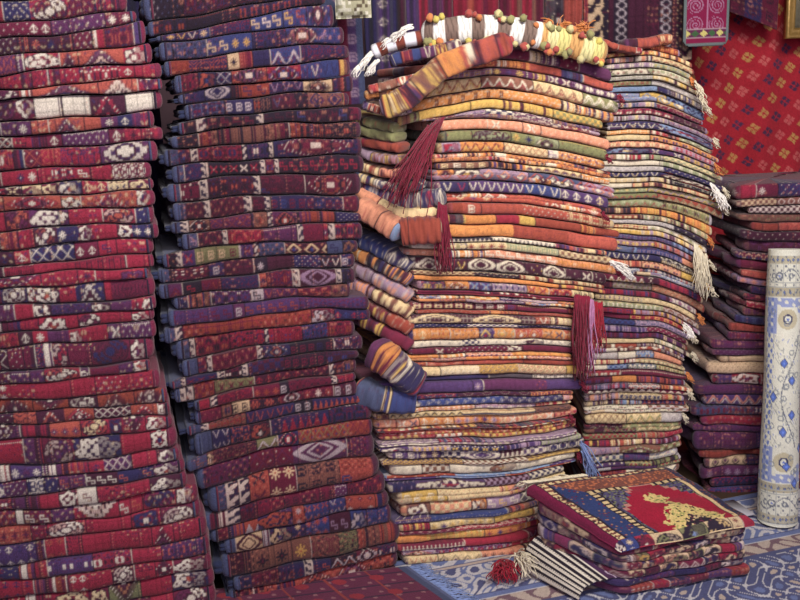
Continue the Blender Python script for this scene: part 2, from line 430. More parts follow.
# ------------------------------------------------------------------ the room
def plane_struct(name, p, mat):
    V = p; o = link(name, V, [(0, 1, 2, 3)], mat, smooth=False); o['kind'] = 'structure'; return o
def box_struct(name, lo, hi, mat):
    (x0, y0, z0), (x1, y1, z1) = lo, hi
    V = [(x0, y0, z0), (x1, y0, z0), (x1, y1, z0), (x0, y1, z0), (x0, y0, z1), (x1, y0, z1), (x1, y1, z1), (x0, y1, z1)]
    Fc = [(3, 2, 1, 0), (4, 5, 6, 7), (0, 1, 5, 4), (1, 2, 6, 5), (2, 3, 7, 6), (3, 0, 4, 7)]
    return V, Fc
def struct(name, lo, hi, mat):
    V, Fc = box_struct(name, lo, hi, mat); o = link(name, V, Fc, mat, smooth=False); o['kind'] = 'structure'; return o
struct('floor', (-2.6, -2.5, -.1), (3.4, 4.5, 0), M_FLOOR)
struct('wall_back', (-2.6, 4.4, 0), (3.4, 4.5, 3.2), M_WALL)
struct('wall_left', (-2.7, -2.5, 0), (-2.6, 4.5, 3.2), M_WALL)
struct('wall_right', (3.4, -2.5, 0), (3.5, 4.5, 3.2), M_WALL)
struct('ceiling', (-2.7, -2.5, 3.2), (3.5, 4.5, 3.3), M_CEIL)

# ------------------------------------------------------------------ stack 1: crimson rugs at the left
ST1 = Stack(2.68, .23, (-.30, 1), .44)
seams1 = [((0, -22), (75, -28), (118, -34)), ((0, 0), (75, -6), (122, -12)),
 ((0, 22), (75, 16.5), (126, 11)), ((0, 39), (75, 32), (136, 22)), ((0, 55), (75, 51), (145, 43)), ((0, 75), (75, 67), (151, 62)),
 ((0, 90), (75, 84), (160, 77)), ((0, 101), (75, 95), (162, 91)), ((0, 122), (75, 117.5), (162, 109)), ((0, 136), (75, 132), (153, 126)),
 ((0, 151), (75, 146), (161, 141)), ((0, 172.5), (75, 165.5), (157, 162)), ((0, 187.5), (75, 182), (149, 178)), ((0, 197), (75, 194), (152, 190)),
 ((0, 211), (75, 209), (153, 205)), ((0, 231), (75, 226), (154, 222)), ((0, 250.5), (75, 243), (158, 237)), ((0, 267.5), (75, 260), (153, 254)),
 ((0, 278), (75, 271), (153, 267)), ((0, 289), (75, 284), (149, 279)), ((0, 306), (75, 303), (154, 297)), ((0, 321), (75, 315), (155, 307.5)),
 ((0, 334), (75, 328), (154, 321)), ((0, 349.5), (75, 342.5), (154, 337)), ((0, 373), (75, 367.5), (154, 359)), ((0, 384), (75, 379), (150, 370)),
 ((0, 401), (75, 397), (160, 389)), ((0, 414), (75, 409), (167, 402)), ((0, 426), (75, 421), (170, 415)), ((0, 440.5), (75, 437), (172, 429)),
 ((0, 467), (75, 462), (177, 447)), ((0, 482), (75, 475), (179, 461)), ((0, 499), (75, 491), (184, 471)), ((0, 512), (75, 506), (186, 486)),
 ((0, 528), (75, 522), (197, 502)), ((0, 546), (75, 537.5), (200, 519)), ((0, 567), (75, 557.5), (207, 537)), ((0, 582), (75, 574), (210, 553)),
 ((0, 600), (75, 591), (212, 568)), ((0, 620), (75, 610), (214, 586)), ((0, 640), (75, 631), (216, 606))]
spec1 = ["M.M20 RrN40 MdW30 RsO10 RfW30", "RrM30 NdW20 RgW30 M.M20 RsN20",
 "MhO20 MsW4 MdW24 MaW16 PdW40 MfW20", "RrO20 DdW20 DsO8 DfO22 DsO10 MdW14 RsO10 MrO20 V.V6", "RaW20 PrO20 PsW6 RcW26 OmN14 OmN34 RcW18",
 "DcW28 R.O14 MsR8 RrM12 MsR14 RdW10 RrW30 RaW10 RdO16", "DgR30 MgW14 MsO10 OmN50 OmW30 RmN18", "MrD18 MgD24 McW14 W.W20 WsD2 W.W22 DmR30 W.W22 WsD3",
 "RxD20 PaW12 PhD12 PfW12 O.N14 OmN30 O.N14 PfW14 NaW12 PsR14", "DhW14 MsW10 DxW12 RhD14 MsW10 MaW12 PdW34 MaW12 RfD12 RmD12",
 "RfO20 MsO6 RrO12 MsN8 MxO14 RrO14 RrP30 PmW40", "RmN14 MaW8 MsR6 R.R10 RfN16 R.R10 RrN16 RhW12 R.R15 MrW24",
 "DrW24 DcR10 DrC12 CcM14 McC12 NcW18 RaC20 CrR16 McC16", "O.O30 OmR40 OcW14 OmR40 RcW10", "DxR10 MsO8 R.R16 MgO20 PcW30 R.R28 RgO26 NdW12",
 "DhO8 PsO6 DrW20 MsO14 R.R14 DgW20 NfW18 McW12 R.R22 McW14 NfW18", "NdW6 R.R20 DaN16 RaW14 NxW36 MaW20 RhN16 R.R26",
 "MdW10 RsM16 DsR8 RrD22 R.R30 RrD40 R.R20", "O.O16 R.R8 RmP40 R.R30 RfD14 R.R20 RcP22", "DaW6 RsM12 MrD12 NgW20 RcW6 DcW18 R.R14 NmW22 R.R6 MrD30",
 "MrW10 MsR10 PrM20 R.R14 DcW12 NxP30 DcW14 P.R16 RmD8 RcW8", "MaW10 RfD14 MsW10 MsN10 RrM14 RcW22 R.R8 RgW18 R.R24 RcW14",
 "MxW14 NaW8 RrD22 DaW10 RfW12 P.R16 RcW10 R.R20 PqW12 PdW22", "RrM30 DxW6 MdW14 MsD10 NrR8 PsW6 MgR14 M.M20 MgN35 McW14",
 "PaW16 RsW6 MrN20 PdN16 P.P12 RgW30 PcW8 MdN26 P.P12 RcW12", "RfW8 R.W6 RfW20 R.R60 RdW22 R.R22", "HfD6 H.D22 HmD26 HmD26 DgW22 HmD28 HmD24",
 "MsO12 OxW14 DdW10 OrD16 DmO20 HmR20 DxW26 HmR20 McW6", "RsM18 PmD22 RsM20 OfP22 RgC20 McN10 RmD16 RcW16", "DdW8 PfW12 RdN16 PsR12 MgP20 NcW30 R.R20 RcW12",
 "OrN10 NfW18 RsM8 VfW22 PsW14 OsR20 RaN12 PxW20 R.R20 DcW14", "NaW10 VXW20 PdW16 NrW12 NdW10 PhO20 DhW24 NhO26 PcW20",
 "MrR36 PsM10 PsR10 R.M14 McW14 WhM14 RrM20 R.R20 DcW24", "RdW10 MxO20 RsW4 MhW16 P.P12 RmW26 RhW14 RgN20 RcW10", "MsO24 OfM20 MrR10 RgW26 R.R30 RcN20 MgW24",
 "OsM12 VaW38 PsO6 RfO14 RrM12 R.R50 RmD16 R.R20", "MsO6 NaM30 PsO10 RfO8 VrP30 RrP26 R.R20 PrN30", "RsM10 RaN34 PsO8 HsM14 RaW12 R.R16 MgW14 RhD14 RmD12 McW22",
 "RrO22 MsO8 RvC12 RsM20 RcC22 McC14 EmD22 R.R22 NcW26", "RdW10 MvW30 MrR20 RgW24 MfR20 MgW34 RfM18 MgW28", "DrN30 MrN30 NdW30 NrM40 VrM40 MfN24"]
V1L = [("leftmost stack", "rugs folded in the leftmost stack")]
for i in range(len(seams1)-1):
    ft, fb = quad3(*seams1[i]), quad3(*seams1[i+1]); xr = seams1[i+1][2][0]
    o = rug(ST1, ft, fb, -46, xr+1, spec1[i], 'red', 'folded_rug', M_PILE, 100+i, prot=np.random.RandomState(i).uniform(0, .012), sideR='M', cell=.0031, selv='R')
    adopt(o, center_origin(o))
    tag(o, describe(spec1[i], 'folded rug')+f", {ordinal(i)} from top in leftmost stack", 'rug', 'folded rugs in the leftmost stack')

# ------------------------------------------------------------------ stack 2: dark rugs
ST2 = Stack(2.83, .32, (-.28, 1), .46)
seams2 = [((135, -30), (235, -42), (330, -52)), ((140, -8), (239, -16), (330, -26)), ((144, 22), (239, 7), (325, -8)), ((150, 39), (250, 17), (325, 4)), ((157, 43), (255, 32), (333, 25)),
 ((160, 63), (239, 52), (344, 43)), ((165, 78), (239, 69), (348, 60)), ((175, 93), (239, 85), (350, 76)), ((180, 105), (248, 97), (354, 92)),
 ((185, 122), (260, 112), (350, 108)), ((179, 134), (260, 125), (360, 121)), ((172, 150), (245, 143), (360, 138)), ((164, 168), (245, 160), (362, 156)),
 ((173, 183), (245, 176), (363, 174)), ((168, 203), (245, 197), (362, 195)), ((174, 222), (260, 213), (360, 211)), ((172, 236), (260, 227), (362, 223)),
 ((183, 250), (260, 243), (362, 240)), ((163, 269), (260, 258), (358, 252)), ((158, 286), (240, 275), (355, 268)), ((160, 299), (240, 290), (354, 285)),
 ((175, 310), (260, 301), (350, 296)), ((170, 329), (260, 315), (368, 308)), ((165, 345), (260, 329), (370, 321)), ((177, 362), (260, 347), (356, 335)),
 ((184, 378), (260, 361), (362, 348)), ((170, 389), (260, 374), (358, 360)), ((175, 404), (260, 386), (356, 371)), ((195, 412), (260, 397), (356, 381)),
 ((196, 424), (260, 410), (356, 393)), ((187, 438), (260, 421), (362, 405)), ((195, 458), (260, 438), (371, 420)), ((188, 472), (260, 452), (372, 434)),
 ((197, 492), (260, 474), (374, 456)), ((208, 514), (290, 495), (380, 475)), ((206, 533), (290, 510), (384, 491)), ((212, 546), (290, 525), (388, 507)),
 ((225, 556), (290, 543), (392, 523)), ((221, 581), (290, 566), (401, 541)), ((235, 592), (305, 576), (397, 553)), ((230, 606), (305, 590), (397, 566)), ((230, 622), (305, 606), (397, 581)), ((230, 636), (305, 621), (397, 596))]
spec2 = ["K.K20 KdN60 NdM60", "KdW6 KdG20 DrN40 KrD40 KdM40", "KrN30 KdN50 NrK60 K.K20", "B.B6 BfY12 NvY26 BfC14 BrN50 BhC40 BhY30 BmN30", "G.G10 GrB30 BhC20 BfY20 BrN30 BmT30 BfL20",
 "H.M20 NrO40 CfK14 MsH14 N.N20 BzW34 NrM50", "MrR20 NcO20 NxW16 OmN40 RmB40 BvN44 YsT10", "N.N20 NXW26 DsH10 HhN30 NvL36 CmK30 NsD20", "G.G6 NrG34 NjW30 KrT20 DvG26 K.K14 TiN40 EsN4",
 "K.K14 NlW10 KhM50 NlW8 KhD90 MhK10", "K.N20 MsT30 TsD60 HsD40 KrT30", "G.G16 McN10 KlW6 MrR40 KlW4 NrP20 KlW4 NmM80", "G.G12 NdM18 NlW8 KqR54 KlW6 MrK10 NlW5 KhR90",
 "G.G10 MrD22 NlW8 DrN50 NlW8 DhM50 DmM60", "G.G14 DhM18 KlW8 DxM36 KlW8 DhM14 KlW6 NjM80 MvD16", "G.G6 KlW8 TmD20 PxH40 NsW3 TfH14 NlW5 PmO24 HsP40 NdW24",
 "GhL12 DrM28 KlW8 RrM40 KsW4 PdN40 KlW8 VdW26 RfP6 KlW8 MrR32", "K.K8 KlW8 VqR14 EjC50 KsW2 VqM14 KlW6 G.N30 DiC50 GhN20 NcT14", "G.G10 KdW6 DrM30 NjW14 D.D28 KfW12 D.D26 NdW26 KvW20 NjW10",
 "G.G6 PzM14 KhR20 MvP20 NdM40 OfN8 MrN28 KlW8 DXL40 KlW6 KrN10", "NdW10 TsO26 VrM46 WhK14 PvO40 MhO40 TfM20", "V.V20 VhM30 PjW10 VhH50 VrM60", "G.G10 KlW6 HrM60 HvR50 McW20 NaR30", "G.G16 KlW6 MrR40 RrN40 KlW6 RrM40 BrM30 MrR30",
 "G.G20 MhN10 KlW6 M.M50 KlW6 NmG30 KjM50 NrM30", "G.G10 KlW5 NqM30 KlW6 DrM16 KlW6 DkN36 KjM40 DrN30", "GlW8 KlW8 MkH20 ErM40 DaR50 DrM30 KlW4 DrH12 TrD10", "R.M12 KlW8 MrR40 MfO30 KjW10 MrD50 KlW6 RrD20",
 "MdD20 TrM10 CjK16 DrO30 MmW20 MfO30 DjW20", "G.G16 NlW6 TrR30 NvH40 KjW14 NtO40", "G.G22 XXX20".replace("XXX20", "NvW18 NrO20 KcO20 N.N10 NtR50 BrN40"), "GhT14 TcC6 DrT40 EzW20 NmR20 HxE50 HxM20", "PrM40 MxP40 PXW50 PrM20",
 "G.G14 TlC10 TlK10 OqK18 MfC24 TjK40 OjH30", "DsM16 KlW16 DrM20 MrR30 MjK60 PdW14 MrK40", "M.O10 OsV20 OtW16 VcO40 OfW14 BqO30 BvW20 OfM36 NsO10", "G.G10 CXD24 NsW6 NcC20 NfC14 BfO22 DhL20 BcW16 BqG20",
 "D.D14 TsD10 TfK40 TfY20 TrM30 ErK20 TsO40", "N.N14 MrD30 NaM30 KlW10 NhM20 KzW30 MmW26 NrM20", "MsK12 DsO20 OqM16 MsO20 OmD50 OmM40 OrH30", "KcW16 MaK20 RzD40 KlW6 MXR60", "RrM40 MaW20 RdM50 RvC16 MrR30", "MrK30 MdW50 MrR50"]
for i in range(len(seams2)-1):
    ft, fb = quad3(*seams2[i]), quad3(*seams2[i+1]); xl, xr = seams2[i+1][0][0], seams2[i+1][2][0]
    rs = np.random.RandomState(500+i)
    o = rug(ST2, ft, fb, xl-1, xr+1, spec2[i], 'baluch', 'folded_rug', M_PILE, 300+i, prot=rs.uniform(0, .014), sideL='G', sideR='D', fineL=False, cell=.0031, selv='L')
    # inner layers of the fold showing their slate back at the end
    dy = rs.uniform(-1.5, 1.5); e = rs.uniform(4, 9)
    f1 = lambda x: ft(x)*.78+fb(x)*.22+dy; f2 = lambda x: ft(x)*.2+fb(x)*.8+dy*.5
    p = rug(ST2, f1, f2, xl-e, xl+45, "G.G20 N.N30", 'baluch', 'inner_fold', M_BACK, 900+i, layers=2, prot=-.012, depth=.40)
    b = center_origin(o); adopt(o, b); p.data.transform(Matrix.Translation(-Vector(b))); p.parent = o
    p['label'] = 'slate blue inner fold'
    tag(o, describe(spec2[i], 'folded rug')+f", {ordinal(i)} from top in dark rug stack", 'rug', 'folded rugs in the dark second stack')

# ------------------------------------------------------------------ stack 3: bright flat-woven rugs
class Tab:
    def __init__(s, xm, y, **k): s.xm, s.y, s.k = xm, np.array(y, float), {a: np.array(b, float) for a, b in k.items()}
    def g(s, key, y): return float(np.interp(y, s.y, s.k[key]))
    def w(s, ym): return lambda x: s.amp*(math.sin(x*.05+ym*.045)+.6*math.sin(x*.11+ym*.08)+.35*math.sin(x*.21+ym*.13))
    amp = .55
    def seam(s, ym):
        xl, xr, dl, dr = (s.g(q, ym) for q in ('xl', 'xr', 'dl', 'dr')); w = s.w(ym); e = s.g('ex', ym) if 'ex' in s.k else 1.5
        def f(x):
            if x < s.xm: t = (s.xm-x)/(s.xm-xl); return ym+dl*t**1.4+w(x)
            t = (x-s.xm)/(xr-s.xm); return ym+dr*t**e+w(x)
        return f
T3 = Tab(490, [45, 62, 80, 100, 113, 115, 140, 160, 200, 226, 240, 260, 300, 345, 385, 420, 460, 500, 566],
  xl=[440, 430, 425, 396, 394, 446, 436, 436, 441, 442, 412, 408, 412, 406, 378, 374, 384, 397, 399],
  xr=[619, 617, 616, 612, 608, 608, 612, 616, 610, 620, 606, 616, 590, 579, 580, 577, 582, 560, 552],
  dl=[4, 6, 10, 18, 20, 0, 2, 3, 0, 0, 0, -4, -2, 5, 3, 5, 0, 10, 4],
  dr=[25, 26, 26, 24, 22, 20, 22, 20, 17, 14, 14, 17, 8, 2, -1, -9, -12, -19, -20])
ST3 = Stack(2.84, .15, (-.32, 1), .46)
k3 = [  # y of the lower seam at x = 490, layers, spec
 (58, 1, "PsW30 MdP50 PsW30 MdW20 P.P30"), (67, 1, "OrY60 HsF30 O.O30 VsG20 O.O30"), (75, 1, "LrR50 PfY30 PsW20 PqW20 PrL40"),
 (88, 1, "CzH60 TzW60 CzT60 EzW40"), (99, 1, "F.F10 FrC60 FdW40 FsC40"), (109, 1, "TsE20 Y.Y60 Y.E40 YsT60 YkE60"),
 (119, 2, "MvW30 LrN30 NkW30 PrW40 VsT50"), (130, 1, "S.S50 SqW20 S.S20 SqW20 S.S80"), (141, 1, "E.E30 EgU50 EfY30 UmE30 EdK60"),
 (152, 1, "LcR20 FzM50 CxH50 WhL14 FrW50"), (161, 2, "SsW20 FsC30 W.W10 FrM60 HsC30"), (168, 1, "TjC50 FsK40 CzT60 FrW30"), (180, 1, "FmT20 ZcW30 LiS60 GiO70 LiO40"),
 (192, 1, "NvW30 VvW60 BvW40 VaW50"), (202, 1, "HqW14 FsW20 OzW30 OdF60 OfC40"), (214, 1, "H.H10 OjW20 O.O50 OdW50 OrC50"), (224, 1, "ZsZ20 F.F40 R.H30 Y.Y20 H.H60 FsH20 H.H30"),
 (237, 1, "C.C14 F.F70 H.H60 O.O50"), (242, 1, "KtW60 WtK50 OsC40"), (250, 1, "W.W20 CrE20 CfH30 UrC40 CkT40"), (259, 1, "S.S30 FsW30 ShW60 FrS50"), (272, 1, "DXW22 D.D10 DvY10 DXW24 DXW24 D.D8 DdY8 DXW20 D.D14 DqW10 DdW10"),
 (277, 1, "TkC40 KdW30 HsC60"), (282, 1, "F.F50 F.F40 TsO30"), (291, 1, "VrO20 FmO20 VqQ20 LrW30 FqR20 RrF20 CrK20"), (296, 2, "M.M60 RsM40 M.M60"),
 (303, 2, "QrF20 FsC30 FkC30 VrW20 LrC40 FrV30"), (310, 1, "MrW60 MjW40 MdP50 MrO20"), (314, 1, "H.T60 FsH30 H.H60"), (323, 1, "DXC36 D.D8 DXC36 D.D10 HvW12 HsC20"), (327, 1, "NdW60 VkW50 NdW60"),
 (338, 1, "FaC16 FrR20 FdV30 ViY16 FiU20 OiF30 FqT20 OqF20"), (344.5, 1, "W.W40 WkN16 W.W40 WcD16 WdN30"), (351, 1, "M.M20 MqW10 MdW60 McW14 M.M50"), (359, 2, "F.F20 FsC30 SrW40 FrY50"),
 (364, 1, "OrF20 OfS30 O.O50 H.S50"), (374, 1, "C.C40 CxW40 YxT40 CxT50 Y.Y14"), (379, 1, "K.K30 N.N60 Z.U40 WrK40"), (391, 1, "V.V14 PcW10 V.V60 VfL10 P.P50 PdO10 V.V30"), (396, 1, "MrO50 D.D50 MrF30"),
 (404, 1, "BzW10 BsT10 BcW14 B.B80 N.N60 LsS10"), (409, 1, "LsO30 SrY50 LrS50 OsC30"), (415, 1, "TrC10 CzK60 CwH60 TrK30"), (424, 1, "SvW14 SqW20 FaW30 FfL40 SqC50 SrO20"),
 (428, 2, "OsY60 ZsR60"), (438, 1, "RvO10 OtW20 OtY20 OtY20 HtY30 OsM40"), (444, 2, "LrW40 LsG40 LtW60"), (450, 1, "VcW20 LrW30 NrW40 LsV30 UrL30"), (460, 1, "VjW20 VfC20 NkW20 VXW30 DtW20 VkW20 NrW30"),
 (464, 1, "YxT60 TkW50 YrT40"), (473, 1, "W.W20 WkT20 W.W30 WcT20 W.W14 WdU30"), (478, 2, "H.H50 Q.Q40 Q.Q30 V.V20"), (486, 1, "NrL20 VcW60 DkL40 NkW30"),
 (497, 1, "YjW24 CdO40 SsC10 SmL20 CfL20"), (510, 1, "TcW20 SkC36 FcW14 LhW30 ZxW30"), (516, 1, "VdW20 B.B30 B.B14 TsO30"), (524, 1, "RsY20 CfY50 Y.C30 FsC14"), (529, 1, "M.M30 RdW40 MrW20"),
 (538, 1, "F.F20 YrF40 FfO30 FsR20"), (545, 1, "MtW40 R.M40 MvL20"), (551, 1, "LmO20 PrL50 RdO30"), (560, 1, "CvO20 CiK30 SfK30 CsW20"), (569, 1, "UrC10 NzW80 LtN20 CzK30"), (577, 1, "LrO20 P.P20 SfT20 PrF20 M.M20")]
y0 = 46.; group3 = 'flat-woven rugs folded in the bright middle stack'
stack3 = []
for i, (y1, lay, spec) in enumerate(k3):
    ym = (y0+y1)/2; rs = np.random.RandomState(1500+i); ft, fb = T3.seam(y0), T3.seam(y1)
    xl = T3.g('xl', ym)+rs.uniform(-6, 6); xr = T3.g('xr', ym)+rs.uniform(-9, 4); lay = 2 if (y1-y0 > 9.5 and rs.rand() < .3) else lay
    D = (-.42, 1)
    side = rs.choice(list('TMVPHN'))
    o = rug(ST3, ft, fb, xl, xr, spec, 'kilim', 'folded_kilim', M_FLAT, 1700+i, layers=lay, prot=rs.uniform(0, .016), D=D, sideL=side, fineL=True, cell=.0036, wob=.0045, depth=.44, rk=.92)
    b = center_origin(o); stack3.append((o, b, ym, xl, xr))
    tag(o, describe(spec, 'folded kilim')+f", {ordinal(i)} from top in brightest stack", 'kilim', group3)
    y0 = y1

# ------------------------------------------------------------------ stack 4
T4 = Tab(650, [40, 60, 80, 100, 130, 160, 190, 210, 230, 260, 300, 330, 350, 380, 420, 455, 520],
  xl=[606, 606, 606, 606, 606, 600, 600, 600, 598, 598, 594, 590, 586, 584, 584, 584, 584],
  xr=[680, 692, 700, 705, 714, 721, 722, 714, 708, 711, 700, 690, 686, 690, 684, 680, 678],
  dl=[3, 2, 2, 1, 2, 2, 0, -2, -3, -4, -4, -3, 0, 1, 3, 4, 5],
  dr=[8, 14, 17, 20, 23, 23, 17, 20, 24, 24, 22, 16, 12, 4, -2, -5, -6])
ST4 = Stack(3.14, .05, (.02, 1), .46)
k4 = "PsO20.HrF50|OrC50.CsF40|SsW40.CrO40|LrW50.UrA40|UcW50.WrU50|ArE30.CsW30|ErR40.AdW50|QdN40.NsA40|QxL30.YiQ30.QiN40|LsG30.MdW30|MrR60.D.M30|AsL40.LrN30|NvW40.NcQ50|FrC40.OsW30.UrW30|C.C30.FrC50|SrT60.LrS40|NcQ40.VqW30.LrK30|UsW40.CkU40|W.C40.UrW40|AdN40.NdW40|NvW50.NgW50|CsW40.KdU30|W.W20.CsS60|UiE30.EzL50|EzO40.HzU50|UzE50.ErC40|TsK20.FsH60|HrT30.UsC60|AdK60.KdW30|CrY40.WfU50|YrW30.CsL50|GrL60.QsG30|LrH40.OsL40|QcB30.BrL40.S.S20|NvW50.KrW40|OsS40.SrC40.Y.C30|QrW30.AsG50|MzW30.DmW10.RsM30|D.D10.ExL30.OxU40|RsM50.LrR20|CrE40.CdT50|UrC60.TrA30|RrM30.LsH50|M.M30.RrS50|BkN30.LrG40|LsV40.MdW30|DsM60.PrC20|C.C50.WsU30|TsW20.HfW20.TsW40|A.A30.W.W20.QrC20.S.C30|CsR30.RsW10.UrO40|W.W20.QkB20.GrU30.ErC30|RrO30.MdR60|MrD20.F.F20.OsM40|GsL40.ArF30.FsO30|DzW80.MzW30|SsL30.CrT40.OsA20|CsV20.QsC30.OrA40|WrU60.AkT40|CxT40.CzE40.A.A20|DzE30.EzC50|RkE50.OsU30.R.O20|PsR20.CsO30.MsL30|LvC30.TmE40.ErT20|WkG40.VrG30.WrQ30|VrP40.UrY30.EsK30|MrO30.WzN40|TsC30.PrM50|NrP40.CsT30|MrH40.LsP30|RrM40.DsC40".split('|')
ys4 = [42, 50, 55.5, 62, 68, 75, 80, 86, 92, 102, 108, 115, 121, 129, 134, 140, 147, 153, 159, 165, 171, 176.5, 182, 187, 193, 199, 208, 215, 220, 225, 230, 235.5, 241, 247, 254, 261, 268, 276, 283, 291, 297, 303, 309, 314.5, 320, 326, 331.5, 338, 343, 351, 358.5, 364, 370, 376, 383, 388, 393, 399, 404.5, 412, 422, 432, 438, 444, 451, 460, 468, 477, 486, 495, 505, 516]
while len(k4) < len(ys4)-1: k4.append(k4[len(k4)*7 % 60])
y0 = ys4[0]; stack4 = []
for i, y1 in enumerate(ys4[1:]):
    spec = ' '.join(k4[i].split('.')) if False else None
    zs = []; s = k4[i]; j = 0
    import re
    zs = re.findall(r'[A-Z][a-zX.][A-Z]\d+', s); spec = ' '.join(zs)
    ym = (y0+y1)/2; rs = np.random.RandomState(2500+i); ft, fb = T4.seam(y0), T4.seam(y1)
    xl = T4.g('xl', ym); xr = T4.g('xr', ym)+rs.uniform(-5, 4)
    o = rug(ST4, ft, fb, xl, xr, spec, 'kilim', 'folded_kilim', M_FLAT, 2700+i, layers=2 if (y1-y0 > 7 and rs.rand() < .4) else 1, prot=rs.uniform(0, .02), sideR=rs.choice(list('CTLHA')), cell=.0036, wob=.004, depth=.42, rk=.92)
    b = center_origin(o); stack4.append((o, b, ym, xl, xr))
    tag(o, describe(spec, 'folded kilim')+f", {ordinal(i)} from top in stack under bag", 'kilim', 'flat-woven rugs folded in the fourth stack')
    y0 = y1

# ------------------------------------------------------------------ stack 5
T5 = Tab(770, [180, 200, 225, 250, 300, 330, 345, 400, 440, 460, 480, 510],
  xl=[728, 738, 748, 742, 742, 730, 720, 698, 697, 706, 710, 712], xr=[832]*12,
  dl=[3, 2, -2, -3, -3, -3, -1, -1, 0, 4, 5, 6], dr=[-2]*12)
T5.amp = .4
ST5 = Stack(3.36, -.04, (.06, 1), .50)
ys5 = [183, 198, 206, 214, 223, 232, 242, 254, 262, 272, 279.5, 287, 295, 302, 309, 317, 325, 333, 341, 350, 356, 362.5, 374, 385, 395, 406, 416, 425, 432, 449, 455, 463, 473, 483, 493, 502, 511]
sp5 = ["R.R14 MfW20 NdW20 VfL20 MrR10", "TkC30 TiW50", "DkW60 TiC20", "TrE60 TsY20", "H.H20 O.H50", "DdW60 DrM20", "DrP50 MdW20", "MrC20 RdW40", "M.M60 DrM20", "O.S50 SdW20", "LfS20 RiW40", "N.N30 KrN50", "DrR30 NdM40",
 "RdC30 McW20 NrM20", "TrH60 HsT20", "NrG40 KdM30", "HrO40 TfR30", "MrN30 VdW30", "P.P30 D.P40", "PdL30 M.M40", "C.C30 NrC10 W.C40", "CdT60 CrY30", "V.V10 RcW20 OfW30 N.N20", "PdN40 V.V40", "VzS50 PzR30", "GrM30 NrV40",
 "RdL40 PzM40", "PrN40 VdM30", "P.P30 V.P40", "H.H50 OdH30", "CiK20 NdM30 MrB20", "PfL30 PdV30", "NrR30 MiT40", "BrR30 MfV40", "NcW10 MdR50", "YsK20 CkD60"]
y0 = ys5[0]
for i, y1 in enumerate(ys5[1:]):
    ym = (y0+y1)/2; rs = np.random.RandomState(3500+i); ft, fb = T5.seam(y0), T5.seam(y1)
    xl = T5.g('xl', ym)+rs.uniform(-9, 7)
    o = rug(ST5, ft, fb, xl, 838, sp5[i], 'dark', 'folded_rug', M_PILE, 3700+i, prot=rs.uniform(0, .014), sideL=rs.choice(list('NMVKTP')), fineL=True, cell=.0038, depth=.42, wob=.008, rk=.9, D=(rs.uniform(-.10, .20), 1))
    center_origin(o)
    tag(o, describe(sp5[i], 'folded rug')+f", {ordinal(i)} from top in stack behind roll", 'rug', 'folded rugs in the rightmost stack')
    y0 = y1

# ------------------------------------------------------------------ flat cloth builder (grid with its own thickness)
def cloth(name, fpos, nu, nv, cols, mat, parent=None, th=.006, mask=None):
    """fpos(u,v)->xyz arrays for u,v in 0..1; a sheet with real thickness th"""
    u, v = np.meshgrid(np.linspace(0, 1, nu), np.linspace(0, 1, nv)); P = fpos(u, v)
    du = np.gradient(P, axis=1); dv = np.gradient(P, axis=0); n = np.cross(du, dv); n /= np.linalg.norm(n, axis=-1, keepdims=True)+1e-9
    A = P.reshape(-1, 3); Bk = (P+n*th).reshape(-1, 3); N = nu*nv
    i = np.arange(nv-1)[:, None]; j = np.arange(nu-1)[None]
    a = i*nu+j; f = np.stack([a, a+1, a+1+nu, a+nu], -1)
    keep = np.ones((nv-1, nu-1), bool) if mask is None else mask(*(np.meshgrid((np.arange(nu-1)+.5)/(nu-1), (np.arange(nv-1)+.5)/(nv-1))))
    f = f[keep]; fb = f[:, ::-1]+N
    # rim
    from collections import Counter
    ed = {}
    e = np.concatenate([f[:, [0, 1]], f[:, [1, 2]], f[:, [2, 3]], f[:, [3, 0]]])
    st = set(map(tuple, e)); rim = [(x, y) for x, y in st if (y, x) not in st]
    rf = [(y, x, x+N, y+N) for x, y in rim]
    V = np.concatenate([A, Bk]); Fc = np.concatenate([f, fb, np.array(rf, int)])
    used = np.unique(Fc); mp = -np.ones(len(V), int); mp[used] = np.arange(len(used))
    C = np.concatenate([cols.reshape(-1, 3), cols.reshape(-1, 3)*.8])[used]
    return link(name, V[used], mp[Fc], mat, parent, C)

# red hanging with petal motifs
def hang_rect(x0, y0, x1, y1, Y): # world x and z range
    a = PV(x0, y0, Y); b = PV(x1, y1, Y); return a[0], b[0], a[2], b[2]
X0, X1, Z1, Z0 = 1.05, 2.6, 2.35, .12
nu, nv = 310, 400
uu, vv = np.meshgrid(np.linspace(0, 1, nu), np.linspace(0, 1, nv)); gx = X0+(X1-X0)*uu; gz = Z1+(Z0-Z1)*vv
e1, e2 = np.array([.064, -.018]), np.array([-.040, -.068])
Mx = np.linalg.inv(np.array([e1, e2]).T)
ij = np.einsum('ab,bij->aij', Mx, np.stack([gx-1.4, gz-2.0])); ii, jj = np.round(ij[0]), np.round(ij[1])
fx = gx-1.4-(ii*e1[0]+jj*e2[0]); fz = gz-2.0-(ii*e1[1]+jj*e2[1])
ca, sa = math.cos(.95), math.sin(.95); rx, rz = fx*ca+fz*sa, -fx*sa+fz*ca
petal = (np.maximum(np.abs(np.abs(rx)-.0105), np.abs(np.abs(rz)-.0105)) < .0084)
pc = np.array([lin((186, 138, 84)), lin((196, 96, 96)), lin((82, 48, 78)), lin((186, 134, 84)), lin((76, 46, 74)), lin((192, 90, 92))])[(ii.astype(int)) % 6]
cols = np.where(petal[..., None], pc, lin((168, 40, 54))); cols *= (1+np.random.RandomState(5).uniform(-.12, .12, petal.shape))[..., None]
o = cloth('wall_hanging', lambda u, v: np.stack([X0+(X1-X0)*u, 4.3+.02*np.sin(u*23)+.012*np.sin(u*51+v*3), Z1+(Z0-Z1)*v], -1), nu, nv, cols, M_FLOORRUG)
tag(o, 'red wall textile scattered with small four-petal flowers', 'wall hanging')

